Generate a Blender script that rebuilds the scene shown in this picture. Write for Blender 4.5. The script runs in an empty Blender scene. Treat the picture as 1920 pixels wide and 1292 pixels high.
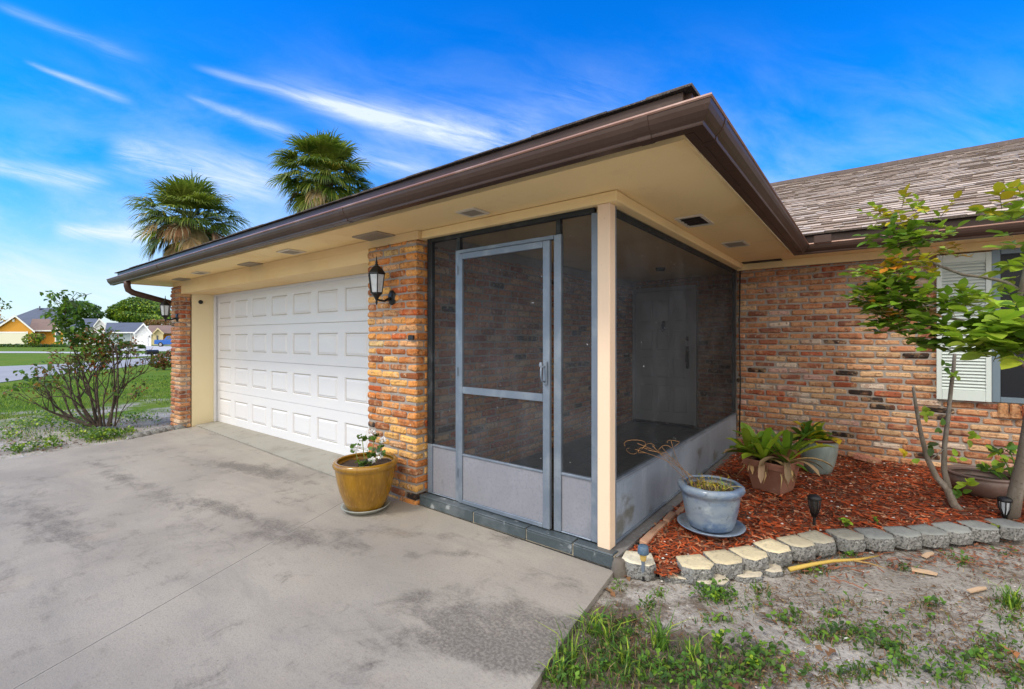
import bpy, math, random
import numpy as np
from mathutils import Vector, noise, Matrix
R_ = math.radians
rnd = random.Random(7)
scene = bpy.context.scene
COL = scene.collection
# ------------------------------------------------------------------ placement frame
AZ = R_(37.75); FX, FY = -math.sin(AZ), math.cos(AZ); RX, RY = math.cos(AZ), math.sin(AZ)
FOC = 866.0; EYE = 1.4
def at(px, d, py=None):
    "world point at forward distance d along the sight line"
    t = (px-960)/FOC
    x, y = d*(FX+RX*t), d*(FY+RY*t)
    return Vector((x, y, 0 if py is None else EYE-(py-634)/FOC*d))
def gr(px, py, z=0.0):
    d = (EYE-z)*FOC/(py-634)
    p = at(px, d); p.z = z
    return p
# ------------------------------------------------------------------ mesh builder
class MB:
    def __init__(s): s.v=[]; s.f=[]; s.c=[]; s.sm=[]
    def add(s, vs, fs, col=(1,1,1), smooth=False):
        b=len(s.v); s.v+= [tuple(p) for p in vs]; s.f+=[tuple(i+b for i in f) for f in fs]
        s.c += [col]*len(vs); s.sm += [smooth]*len(fs)
    def box(s, x0,x1,y0,y1,z0,z1, bev=0, col=(1,1,1), jit=0, r=rnd):
        if x0>x1: x0,x1=x1,x0
        if y0>y1: y0,y1=y1,y0
        if z0>z1: z0,z1=z1,z0
        if bev<=0:
            vs=[(x,y,z) for x in (x0,x1) for y in (y0,y1) for z in (z0,z1)]
            if jit: vs=[tuple(c+r.uniform(-jit,jit) for c in p) for p in vs]
            s.add(vs,[(0,1,3,2),(4,6,7,5),(0,4,5,1),(2,3,7,6),(0,2,6,4),(1,5,7,3)],col); return
        vs=[]; b=bev
        idx={}
        for i,x in enumerate((x0,x1)):
            for j,y in enumerate((y0,y1)):
                for k,z in enumerate((z0,z1)):
                    J=[r.uniform(-jit,jit) for _ in range(3)] if jit else (0,0,0)
                    sx=b if i==0 else -b; sy=b if j==0 else -b; sz=b if k==0 else -b
                    for a,(px,py,pz) in enumerate(((x,y+sy,z+sz),(x+sx,y,z+sz),(x+sx,y+sy,z))):
                        idx[(i,j,k,a)]=len(vs); vs.append((px+J[0],py+J[1],pz+J[2]))
        I=lambda i,j,k,a: idx[(i,j,k,a)]
        fs=[]
        for i in (0,1):
            q=[I(i,0,0,0),I(i,1,0,0),I(i,1,1,0),I(i,0,1,0)]; fs.append(q if i else q[::-1])
            q=[I(0,i,0,1),I(1,i,0,1),I(1,i,1,1),I(0,i,1,1)]; fs.append(q[::-1] if i else q)
            q=[I(0,0,i,2),I(1,0,i,2),I(1,1,i,2),I(0,1,i,2)]; fs.append(q if i else q[::-1])
        for j in (0,1):
            for k in (0,1):
                q=[I(0,j,k,1),I(1,j,k,1),I(1,j,k,2),I(0,j,k,2)]; fs.append(q if (j==k) else q[::-1])
                q=[I(j,0,k,0),I(j,1,k,0),I(j,1,k,2),I(j,0,k,2)]; fs.append(q[::-1] if (j==k) else q)
                q=[I(j,k,0,0),I(j,k,1,0),I(j,k,1,1),I(j,k,0,1)]; fs.append(q if (j==k) else q[::-1])
        for i in (0,1):
            for j in (0,1):
                for k in (0,1):
                    q=[I(i,j,k,0),I(i,j,k,1),I(i,j,k,2)]; fs.append(q if (i+j+k)%2 else q[::-1])
        s.add(vs,fs,col)
    def tube(s, pts, rad, seg=8, col=(1,1,1), cap=True, smooth=True):
        pts=[Vector(p) for p in pts]; n=len(pts)
        if not hasattr(rad,'__len__'): rad=[rad]*n
        vs=[]; up=Vector((.13,.21,.97))
        prev=None
        for i,p in enumerate(pts):
            d=(pts[min(i+1,n-1)]-pts[max(i-1,0)])
            if d.length<1e-7: d=Vector((0,0,1))
            d.normalize()
            if prev is None:
                a=d.cross(up); 
                if a.length<.05: a=d.cross(Vector((1,0,0)))
            else: a=prev-d*prev.dot(d)
            a.normalize(); prev=a; b=d.cross(a)
            for k in range(seg):
                t=2*math.pi*k/seg; vs.append(p+(a*math.cos(t)+b*math.sin(t))*rad[i])
        fs=[(i*seg+k,i*seg+(k+1)%seg,(i+1)*seg+(k+1)%seg,(i+1)*seg+k) for i in range(n-1) for k in range(seg)]
        if cap: fs+= [tuple(range(seg))[::-1], tuple((n-1)*seg+k for k in range(seg))]
        s.add(vs,fs,col,smooth)
    def lathe(s, prof, c, seg=32, col=(1,1,1), smooth=True, wob=None, closed=False):
        vs=[]; n=len(prof)
        for (r,z) in prof:
            for k in range(seg):
                t=2*math.pi*k/seg; rr=r*(1+(wob(t,z) if wob else 0))
                vs.append((c[0]+rr*math.cos(t),c[1]+rr*math.sin(t),c[2]+z))
        fs=[(i*seg+k,i*seg+(k+1)%seg,(i+1)*seg+(k+1)%seg,(i+1)*seg+k) for i in range(n-1) for k in range(seg)]
        s.add(vs,fs,col,smooth)
    def prism(s, poly, z0, z1, col=(1,1,1)):
        n=len(poly); vs=[(x,y,z0) for x,y in poly]+[(x,y,z1) for x,y in poly]
        fs=[(i,(i+1)%n,n+(i+1)%n,n+i) for i in range(n)]+[tuple(range(n))[::-1],tuple(range(n,2*n))]
        s.add(vs,fs,col)
    def extr(s, prof, p0, p1, side, col=(1,1,1), smooth=False, ends=True, m0=0, m1=0):
        "sweep open/closed profile (u outward,z) from p0 to p1; side = outward xy unit; m = mitre factor per end"
        p0=Vector(p0); p1=Vector(p1); sd=Vector((side[0],side[1],0)); dr=(p1-p0).normalized()
        n=len(prof); vs=[]
        for p,m in ((p0,m0),(p1,m1)):
            for u,z in prof: vs.append(p+sd*u+Vector((0,0,z))+dr*(m*u))
        fs=[(i,(i+1)%n,n+(i+1)%n,n+i) for i in range(n)]
        if ends: fs+=[tuple(range(n))[::-1],tuple(range(n,2*n))]
        s.add(vs,fs,col,smooth)
    def leaf(s, p, d, nrm, L, W, col=(1,1,1), fold=.15, droop=.15, segs=2):
        p=Vector(p); d=Vector(d).normalized(); n=Vector(nrm); a=d.cross(n)
        if a.length<1e-4: a=d.cross(Vector((.3,.8,.5)))
        a.normalize(); n=a.cross(d)
        if segs<=2:
            m=p+d*L*.5+n*L*droop*.3; e=p+d*L-n*L*droop
            vs=[p,m+a*W*.5+n*W*fold,e,m-a*W*.5+n*W*fold,m]
            s.add(vs,[(0,1,4),(1,2,4),(0,4,3),(4,2,3)],col,True); return
        vs=[p]; fs=[]
        for i in range(1,segs):
            t=i/segs; w=W*.5*math.sin(math.pi*t**.8)**.7; c=p+d*L*t-n*L*droop*t*t
            vs+=[c+a*w+n*w*fold*2,c,c-a*w+n*w*fold*2]
        vs.append(p+d*L-n*L*droop)
        fs+=[(0,1,2),(0,2,3)]
        for i in range(segs-2):
            b=1+3*i; fs+=[(b,b+3,b+4,b+1),(b+1,b+4,b+5,b+2)]
        b=1+3*(segs-2); e=len(vs)-1; fs+=[(b,e,b+1),(b+1,e,b+2)]
        s.add(vs,fs,col,True)
    def build(s, name, mat, parent=None):
        me=bpy.data.meshes.new(name); o=bpy.data.objects.new(name,me); COL.objects.link(o)
        off=Vector((0,0,0))
        if parent is not None:
            o.parent=parent; q=parent
            while q is not None: off+=q.location; q=q.parent
        vv=s.v if off.length==0 else [(x-off.x,y-off.y,z-off.z) for x,y,z in s.v]
        me.from_pydata(vv,[],s.f); me.materials.append(mat)
        at_=me.attributes.new('col','FLOAT_COLOR','POINT')
        arr=np.ones((len(s.c),4),dtype=np.float32)
        if s.c: arr[:,:3]=np.array([c[:3] for c in s.c],dtype=np.float32)
        at_.data.foreach_set('color',arr.ravel())
        if any(s.sm): me.polygons.foreach_set('use_smooth',s.sm)
        me.update(); return o
def thing(name,label,cat,loc=(0,0,0),group=None,kind=None):
    o=bpy.data.objects.new(name,None); o.location=loc; o.empty_display_size=.2; COL.objects.link(o)
    return tag(o,label,cat,group,kind)
def tag(o,label,cat,group=None,kind=None):
    o['label']=label; o['category']=cat
    if group: o['group']=group
    if kind: o['kind']=kind
    return o
def struct(o,label=None,cat=None):
    o['kind']='structure'
    if label: o['label']=label
    if cat: o['category']=cat
    return o
# ------------------------------------------------------------------ materials
class NT:
    def __init__(s, mat): s.t=mat.node_tree; s.t.nodes.clear()
    def n(s, typ, **k):
        o=s.t.nodes.new(typ)
        for a,b in k.items():
            if a.startswith('i_'): 
                key=a[2:]; key=int(key) if key.isdigit() else key.replace('_',' ')
                o.inputs[key].default_value=b
            else: setattr(o,a,b)
        return o
    def l(s,a,b): s.t.links.new(a,b)
    def m(s,op,a,b=None,c=None,clamp=False):
        o=s.t.nodes.new('ShaderNodeMath'); o.operation=op; o.use_clamp=clamp
        for i,x in enumerate((a,b,c)):
            if x is None: continue
            if isinstance(x,(int,float)): o.inputs[i].default_value=x
            else: s.l(x,o.inputs[i])
        return o.outputs[0]
    def noise(s,vec,scale,detail=4,rough=.55,dist=0):
        o=s.n('ShaderNodeTexNoise'); o.inputs['Scale'].default_value=scale; o.inputs['Detail'].default_value=detail
        o.inputs['Roughness'].default_value=rough; o.inputs['Distortion'].default_value=dist
        if vec is not None: s.l(vec,o.inputs['Vector'])
        return o.outputs['Fac']
    def ramp(s,x,a,b):
        o=s.n('ShaderNodeMapRange'); o.interpolation_type='SMOOTHSTEP'
        o.inputs['From Min'].default_value=a; o.inputs['From Max'].default_value=b; s.l(x,o.inputs['Value']); return o.outputs[0]
    def mix(s,fac,a,b,mode='MIX'):
        o=s.n('ShaderNodeMix',data_type='RGBA',blend_type=mode)
        for sock,x in ((o.inputs['Factor'],fac),(o.inputs['A'],a),(o.inputs['B'],b)):
            if isinstance(x,(int,float)): sock.default_value=x
            elif isinstance(x,tuple): sock.default_value=(x[0],x[1],x[2],1)
            else: s.l(x,sock)
        return o.outputs['Result']
    def map(s,vec,scale=(1,1,1),rot=(0,0,0),loc=(0,0,0)):
        o=s.n('ShaderNodeMapping'); o.inputs['Scale'].default_value=scale; o.inputs['Rotation'].default_value=rot; o.inputs['Location'].default_value=loc
        s.l(vec,o.inputs['Vector']); return o.outputs[0]
def M(name,col,rough=.6,metal=0,attr=False,layers=(),bump=(),spec=.5,stretch=(1,1,1),trans=0,coat=0,world=False,aniso=None):
    """layers: (scale, lo, hi, colour, amount[, stretch]) noise-masked colour mixes; bump: (scale, distance)"""
    m=bpy.data.materials.new(name); m.use_nodes=True; t=NT(m)
    if world: vec=t.n('ShaderNodeNewGeometry').outputs['Position']
    else: vec=t.n('ShaderNodeTexCoord').outputs['Object']
    v2=t.map(vec,stretch) if stretch!=(1,1,1) else vec
    rgb=t.n('ShaderNodeRGB'); rgb.outputs[0].default_value=(*col,1); c=rgb.outputs[0]
    if attr:
        a=t.n('ShaderNodeAttribute',attribute_name='col'); c=t.mix(1.0,c,a.outputs['Color'],'MULTIPLY')
    for ly in layers:
        sc,lo,hi,cc,am=ly[:5]
        vv=t.map(vec,ly[5]) if len(ly)>5 else v2
        f=t.m('MULTIPLY',t.ramp(t.noise(vv,sc,6,.6),lo,hi),am)
        c=t.mix(f,c,cc)
    out=t.n('ShaderNodeOutputMaterial'); p=t.n('ShaderNodeBsdfPrincipled')
    t.l(c,p.inputs['Base Color']); p.inputs['Roughness'].default_value=rough; p.inputs['Metallic'].default_value=metal
    p.inputs['Specular IOR Level'].default_value=spec; p.inputs['Coat Weight'].default_value=coat
    prev=None
    for sc,dist in bump:
        b=t.n('ShaderNodeBump'); b.inputs['Distance'].default_value=dist; b.inputs['Strength'].default_value=1
        t.l(t.noise(v2,sc,5,.6),b.inputs['Height'])
        if prev: t.l(prev,b.inputs['Normal'])
        prev=b.outputs[0]
    if prev: t.l(prev,p.inputs['Normal'])
    sh=p.outputs[0]
    if trans:
        tr=t.n('ShaderNodeBsdfTranslucent'); t.l(t.mix(.35,c,(.5,.7,.05)),tr.inputs['Color'])
        if prev: t.l(prev,tr.inputs['Normal'])
        mx=t.n('ShaderNodeMixShader'); mx.inputs[0].default_value=trans; t.l(sh,mx.inputs[1]); t.l(tr.outputs[0],mx.inputs[2]); sh=mx.outputs[0]
    t.l(sh,out.inputs['Surface'])
    return m
mt={}
mt['brick']=M('brick',(1,1,1),.85,attr=True,layers=((13,.47,.62,(.60,.37,.20),.5),(9,.52,.66,(.27,.10,.05),.5),(28,.52,.64,(.12,.055,.03),.6),(20,.6,.68,(.70,.60,.44),.6),(60,.6,.7,(.06,.03,.02),.5)),bump=((70,.006),(22,.012)),spec=.25)
mt['mortar']=M('mortar',(.34,.30,.26),.95,layers=((6,.4,.7,(.24,.21,.19),.6),(60,.55,.7,(.12,.1,.09),.4)),bump=((80,.004),))
mt['stucco']=M('stucco',(.80,.59,.31),.85,layers=((1.2,.45,.75,(.72,.44,.16),.4),(.7,.5,.8,(.86,.70,.45),.4)),bump=((110,.0025),(30,.0015)),spec=.3)
mt['soffit_paint']=M('soffit_paint',(.93,.71,.36),.85,layers=((.8,.5,.72,(.76,.46,.17),.55),(3,.55,.72,(.66,.48,.25),.3),(50,.71,.75,(.25,.16,.08),.6)),bump=((120,.003),(40,.002)),spec=.3)
mt['cream_paint']=M('cream_paint',(.82,.61,.43),.55,layers=((3,.5,.8,(.8,.62,.4),.4),(45,.69,.74,(.25,.13,.07),.5)),bump=((60,.0008),))
mt['jamb_paint']=M('jamb_paint',(.82,.70,.44),.7,layers=((2,.5,.8,(.74,.60,.32),.4),),bump=((110,.002),))
mt['white_door']=M('white_door',(.70,.70,.72),.42,layers=((1.5,.5,.75,(.78,.78,.76),.5),(4,.6,.8,(.74,.72,.66),.25)),bump=((1,.0),(45,.0012)),stretch=(1,1,6))
mt['brown_metal']=M('brown_metal',(.062,.034,.024),.42,metal=.1,layers=((2.5,.45,.75,(.10,.06,.045),.6),(14,.62,.75,(.2,.13,.10),.25)),bump=((3,.004),(.9,.01)),spec=.3)
mt['bead_metal']=M('bead_metal',(.27,.14,.095),.35,metal=.2,layers=((5,.45,.7,(.42,.29,.23),.7),))
mt['shingle']=M('shingle',(1,1,1),.95,attr=True,layers=((14,.5,.75,(.30,.22,.17),.4),(160,.5,.7,(.55,.45,.38),.35)),bump=((180,.004),),spec=.2)
mt['shingle_edge']=M('shingle_edge',(.06,.05,.05),.9)
mt['frame_grey']=M('frame_grey',(.16,.195,.245),.42,metal=.25,layers=((5,.45,.7,(.30,.335,.38),.6),(20,.6,.75,(.10,.12,.15),.5)),bump=((25,.0006),))
mt['frame_shaded']=M('frame_shaded',(.014,.018,.022),.5,metal=.2,layers=((8,.5,.75,(.10,.11,.12),.5),))  # dark copy of the frame grey, shade at the top put into its colour
mt['kick']=M('kick',(.25,.25,.28),.5,metal=.15,layers=((3,.45,.7,(.31,.31,.345),.6),(2.2,.55,.72,(.13,.16,.18),.6),(60,.45,.7,(.19,.20,.23),.6),(8,.6,.75,(.11,.12,.13),.4)),bump=((70,.0006),))
mt['kick_side']=M('kick_side',(.25,.30,.37),.42,metal=.2,layers=((2,.4,.65,(.36,.42,.50),.7),(2.4,.53,.66,(.10,.095,.05),.75,(1,.8,1.4)),(5,.5,.7,(.42,.48,.55),.4,(1,2,.25)),(60,.45,.7,(.22,.26,.3),.5)),bump=((70,.0006),(4,.003)))
mt['slate']=M('slate',(.040,.052,.055),.33,layers=((5,.45,.7,(.09,.11,.11),.7),(18,.6,.72,(.20,.22,.22),.4)),bump=((20,.003),),spec=.6)
mt['slate_edge']=M('slate_edge',(.055,.072,.08),.4,layers=((4,.45,.65,(.13,.15,.16),.7),(9,.6,.7,(.42,.44,.45),.6),(30,.6,.72,(.02,.025,.03),.6)),bump=((25,.004),))
mt['grout']=M('grout',(.42,.36,.26),.9,layers=((20,.5,.7,(.2,.17,.12),.6),))
mt['ledge']=M('ledge',(.19,.18,.17),.8,layers=((6,.45,.7,(.15,.15,.15),.7),(30,.5,.7,(.35,.36,.37),.4)),bump=((40,.003),))
mt['black_metal']=M('black_metal',(.012,.013,.014),.35,metal=.3,bump=((60,.0006),))
mt['black_plastic']=M('black_plastic',(.013,.013,.014),.5)
mt['vent_grey']=M('vent_grey',(.34,.29,.22),.6,metal=.1)
mt['vent_light']=M('vent_light',(.68,.62,.5),.5)
mt['vent_dark']=M('vent_dark',(.03,.022,.018),.7)
mt['front_door']=M('front_door',(.42,.46,.50),.5,layers=((3,.4,.7,(.36,.40,.44),.5),))
mt['shutter']=M('shutter',(.60,.66,.62),.5,layers=((5,.5,.8,(.5,.55,.5),.5),))
mt['window_frame']=M('window_frame',(.16,.21,.25),.4,metal=.3)
mt['curtain']=M('curtain',(.10,.11,.14),.8)
mt['amber_glaze']=M('amber_glaze',(.30,.15,.006),.22,layers=((5,.4,.7,(.17,.075,.004),.7,(3,3,.6)),(22,.5,.72,(.42,.22,.03),.6,(3,3,.3)),(8,.6,.8,(.09,.035,.005),.5)),bump=((30,.001),),spec=.6,coat=.3)
mt['saucer_grey']=M('saucer_grey',(.25,.26,.22),.5,layers=((10,.45,.7,(.42,.42,.38),.6),(6,.55,.7,(.14,.13,.09),.6)))
mt['blue_glaze']=M('blue_glaze',(.22,.27,.33),.3,layers=((4,.42,.62,(.07,.13,.25),.75,(1,1,2)),(9,.55,.72,(.42,.48,.52),.6),(22,.58,.7,(.06,.07,.08),.55)),bump=((30,.0015),),coat=.2)
mt['sage_glaze']=M('sage_glaze',(.20,.25,.235),.4,layers=((6,.45,.7,(.33,.38,.34),.6,(2,2,.5)),(15,.6,.75,(.1,.12,.1),.5)),bump=((30,.0015),))
mt['red_glaze']=M('red_glaze',(.10,.03,.022),.35)
mt['bowl_glaze']=M('bowl_glaze',(.19,.125,.10),.5,layers=((5,.45,.7,(.30,.22,.19),.6),(9,.55,.75,(.09,.10,.09),.6)),bump=((25,.002),))
mt['terracotta']=M('terracotta',(.25,.105,.065),.8,layers=((6,.45,.7,(.33,.17,.12),.6),(12,.55,.75,(.18,.08,.05),.6),(20,.65,.75,(.5,.42,.36),.3)),bump=((40,.0015),))
mt['strip_clay']=M('strip_clay',(.48,.29,.19),.85,layers=((9,.45,.7,(.36,.17,.10),.6),(20,.6,.75,(.2,.12,.08),.5)),bump=((50,.002),))
mt['lump']=M('lump',(.13,.11,.09),.85,layers=((12,.45,.7,(.25,.22,.19),.6),),bump=((40,.006),))
mt['soil']=M('soil',(.05,.032,.02),.95,layers=((30,.5,.7,(.12,.07,.04),.7),),bump=((60,.008),))
mt['leaf']=M('leaf',(1,1,1),.5,attr=True,layers=((25,.5,.8,(.03,.06,.01),.25),),trans=.3,spec=.4)
mt['dry']=M('dry',(1,1,1),.8,attr=True,trans=.12)
mt['petal']=M('petal',(.85,.83,.85),.6,trans=.2)
mt['bark']=M('bark',(.19,.155,.12),.9,layers=((15,.45,.7,(.33,.30,.26),.7,(1,1,.4)),(40,.55,.7,(.07,.05,.04),.6)),bump=((40,.005),))
mt['bark_dark']=M('bark_dark',(.055,.038,.028),.9,layers=((15,.45,.7,(.17,.14,.11),.6),),bump=((40,.004),))
mt['palm_bark']=M('palm_bark',(.13,.10,.075),.95,layers=((8,.45,.7,(.05,.04,.03),.7),),bump=((15,.03),))
mt['block']=M('block',(1,1,1),.95,attr=True,layers=((40,.5,.7,(.14,.14,.14),.35),(9,.5,.75,(.62,.55,.38),.25)),bump=((60,.006),))
mt['block_side']=M('block_side',(.26,.255,.24),.95,layers=((80,.47,.60,(.05,.05,.048),.8),(60,.58,.68,(.55,.53,.47),.6)),bump=((50,.014),))
mt['wood_scrap']=M('wood_scrap',(.62,.43,.27),.8,layers=((30,.5,.7,(.5,.33,.2),.5),))
mt['grass']=M('grass',(1,1,1),.7,attr=True,trans=.25)
mt['litter']=M('litter',(1,1,1),.9,attr=True)
mt['glass']=M('glass',(.012,.013,.017),.3,spec=.25)
mt['frosted']=M('frosted',(.55,.58,.60),.35,layers=((20,.4,.7,(.4,.42,.42),.5),))
mt['amber_lens']=M('amber_lens',(.62,.42,.12),.3)
mt['blue_cap']=M('blue_cap',(.07,.12,.18),.4,layers=((40,.5,.7,(.2,.24,.28),.5),))
def flat(name,col,rough=.8,**k): mt[name]=M(name,col,rough,**k)
flat('far_orange',(.62,.29,.035),.85); flat('far_tan_roof',(.24,.16,.12),.95,layers=((.8,.4,.7,(.17,.12,.1),.5),)); flat('far_grey_roof',(.105,.125,.17),.95,layers=((.7,.4,.7,(.08,.09,.12),.5),))
flat('far_white',(.78,.80,.83)); flat('far_bluewall',(.46,.53,.60)); flat('far_cream',(.74,.62,.36)); flat('far_door',(.72,.70,.58)); flat('far_window',(.10,.12,.16),.3)
flat('blue_car',(.008,.10,.42),.25,coat=.5); flat('tyre',(.015,.015,.016),.8); flat('rim',(.4,.4,.42),.3,metal=.7); flat('mail_white',(.75,.76,.78),.5)
flat('road',(.36,.355,.35),.9,layers=((.5,.4,.7,(.28,.275,.27),.6),)); flat('walk',(.52,.50,.47),.9,layers=((.6,.4,.7,(.52,.5,.47),.6),))
# insect screen: see-through weave
def screen_mat():
    m=bpy.data.materials.new('insect_screen'); m.use_nodes=True; t=NT(m)
    vec=t.n('ShaderNodeTexCoord').outputs['Object']
    out=t.n('ShaderNodeOutputMaterial'); p=t.n('ShaderNodeBsdfPrincipled'); tr=t.n('ShaderNodeBsdfTransparent')
    c=t.mix(t.ramp(t.noise(vec,3,6,.6),.4,.7),(.022,.027,.032),(.058,.068,.08)); t.l(c,p.inputs['Base Color'])
    p.inputs['Roughness'].default_value=.7
    spk=t.ramp(t.noise(vec,38,2,.5),.735,.76)
    f=t.m('ADD',.46,t.m('MULTIPLY',t.ramp(t.noise(vec,1.6,4,.5),.35,.75),.12)); f=t.m('MAXIMUM',f,t.m('MULTIPLY',spk,.8))
    c2=t.mix(spk,c,(.45,.45,.45)); t.l(c2,p.inputs['Base Color'])
    mx=t.n('ShaderNodeMixShader'); t.l(f,mx.inputs[0]); t.l(tr.outputs[0],mx.inputs[1]); t.l(p.outputs[0],mx.inputs[2]); t.l(mx.outputs[0],out.inputs['Surface'])
    return m
mt['screen']=screen_mat()
# concrete driveway: stains, joint
def concrete_mat():
    m=bpy.data.materials.new('driveway_concrete'); m.use_nodes=True; t=NT(m)
    vec=t.n('ShaderNodeNewGeometry').outputs['Position']
    sx=t.n('ShaderNodeSeparateXYZ'); t.l(vec,sx.inputs[0]); X,Y=sx.outputs[0],sx.outputs[1]
    c=t.mix(t.ramp(t.noise(vec,.9,5,.55),.35,.7),(.385,.345,.285),(.30,.268,.225))
    c=t.mix(t.m('MULTIPLY',t.ramp(t.noise(vec,4,6,.6),.45,.75),.35),c,(.27,.25,.23))
    c=t.mix(t.m('MULTIPLY',t.ramp(t.noise(vec,70,5,.75),.47,.68),.5),c,(.21,.19,.165))
    c=t.mix(t.m('MULTIPLY',t.ramp(t.noise(t.map(vec,(.6,2.2,1),(0,0,R_(-10))),1.3,8,.7,.4),.48,.7),.5),c,(.25,.23,.20))
    tot=None
    # (px,py) centres turned to ground, half sizes in metres, angle, strength
    for px,py,a,b,ang,s in ((470,880,.8,.15,12,1.25),(440,960,.8,.13,8,.8),(560,1010,.35,.1,15,.7),(60,960,.9,.15,8,.7),(880,1215,.35,.1,25,.9),(760,1120,.12,.1,60,.8),(1120,1195,.25,.07,10,.7),(760,1000,.4,.06,30,.6),(1000,1215,.30,.14,20,1.0),(880,1150,.26,.12,35,.75),(960,1140,.2,.1,0,.6),(1120,1180,.22,.08,10,.7),(980,1010,.26,.07,30,.75),(860,1105,.2,.12,60,.6),(330,985,.7,.25,5,.35),(660,1010,.4,.15,10,.35),(80,1110,.4,.3,10,.3),(620,1230,.3,.2,0,.25),(240,900,1.2,.12,5,.5),(150,1000,.9,.12,8,.35),(1090,1215,.2,.16,60,.6),(820,1040,.3,.05,40,.5),(1000,1240,.4,.1,15,.5),(560,930,.5,.12,15,.35),(1050,1090,.2,.12,15,.35)):
        p=gr(px,py); ca,sa=math.cos(R_(ang)),math.sin(R_(ang))
        dx=t.m('SUBTRACT',X,p.x); dy=t.m('SUBTRACT',Y,p.y)
        u=t.m('ADD',t.m('MULTIPLY',dx,ca/a),t.m('MULTIPLY',dy,sa/a)); w=t.m('ADD',t.m('MULTIPLY',dx,-sa/b),t.m('MULTIPLY',dy,ca/b))
        d2=t.m('ADD',t.m('MULTIPLY',u,u),t.m('MULTIPLY',w,w))
        g=t.m('MULTIPLY',t.m('EXPONENT',t.m('MULTIPLY',d2,-1.0)),s)
        tot=g if tot is None else t.m('ADD',tot,g)
    nz=t.m('ADD',t.m('MULTIPLY',t.noise(vec,5,10,.74,.6),.55),t.m('MULTIPLY',t.noise(t.map(vec,(.7,2.6,1),(0,0,R_(-12))),1.6,10,.72,.5),.45))
    st=t.ramp(t.m('ADD',t.m('MULTIPLY',tot,.55),t.m('MULTIPLY',t.m('SUBTRACT',nz,.5),3.2)),.05,.62)
    spk=t.ramp(t.noise(vec,60,4,.7),.38,.6)
    st=t.m('MULTIPLY',st,t.m('ADD',.45,t.m('MULTIPLY',spk,.45)))
    c=t.mix(t.m('MULTIPLY',st,.95),c,(.12,.105,.09))
    # rusty tint near the joint
    c=t.mix(t.m('MULTIPLY',t.ramp(t.noise(vec,1.6,4,.6),.58,.75),.3),c,(.42,.33,.23))
    # tooled joint as a hairline
    a=gr(30,1289); b=gr(634,947); dv=(b-a).normalized(); nx,ny=-dv.y,dv.x
    wob=t.m('MULTIPLY',t.m('SUBTRACT',t.noise(vec,3,4,.6),.5),.02)
    dist=t.m('ABSOLUTE',t.m('ADD',t.m('ADD',t.m('MULTIPLY',t.m('SUBTRACT',X,a.x),nx),t.m('MULTIPLY',t.m('SUBTRACT',Y,a.y),ny)),wob))
    jl=t.m('SUBTRACT',1.0,t.ramp(dist,.0012,.0045)); jl2=t.m('SUBTRACT',1.0,t.ramp(dist,.004,.016))
    c=t.mix(t.m('MULTIPLY',jl2,.25),c,(.5,.46,.38)); c=t.mix(t.m('MULTIPLY',jl,.75),c,(.15,.13,.11))
    # tiny debris specks
    vo=t.n('ShaderNodeTexVoronoi'); vo.inputs['Scale'].default_value=9; t.l(vec,vo.inputs['Vector'])
    sp=t.m('SUBTRACT',1.0,t.ramp(vo.outputs['Distance'],.02,.05)); c=t.mix(t.m('MULTIPLY',sp,.6),c,(.1,.09,.08))
    out=t.n('ShaderNodeOutputMaterial'); p=t.n('ShaderNodeBsdfPrincipled'); t.l(c,p.inputs['Base Color']); p.inputs['Roughness'].default_value=.85; p.inputs['Specular IOR Level'].default_value=.3
    bm=t.n('ShaderNodeBump'); bm.inputs['Distance'].default_value=.002; t.l(t.m('ADD',t.noise(vec,120,4,.6),t.m('MULTIPLY',jl,-2)),bm.inputs['Height']); t.l(bm.outputs[0],p.inputs['Normal'])
    t.l(p.outputs[0],out.inputs['Surface']); return m
mt['concrete']=concrete_mat()
mt['apron']=M('apron',(.34,.32,.27),.9,layers=((3,.45,.7,(.24,.22,.18),.7),(12,.6,.75,(.14,.13,.1),.5)),bump=((60,.003),))
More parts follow.
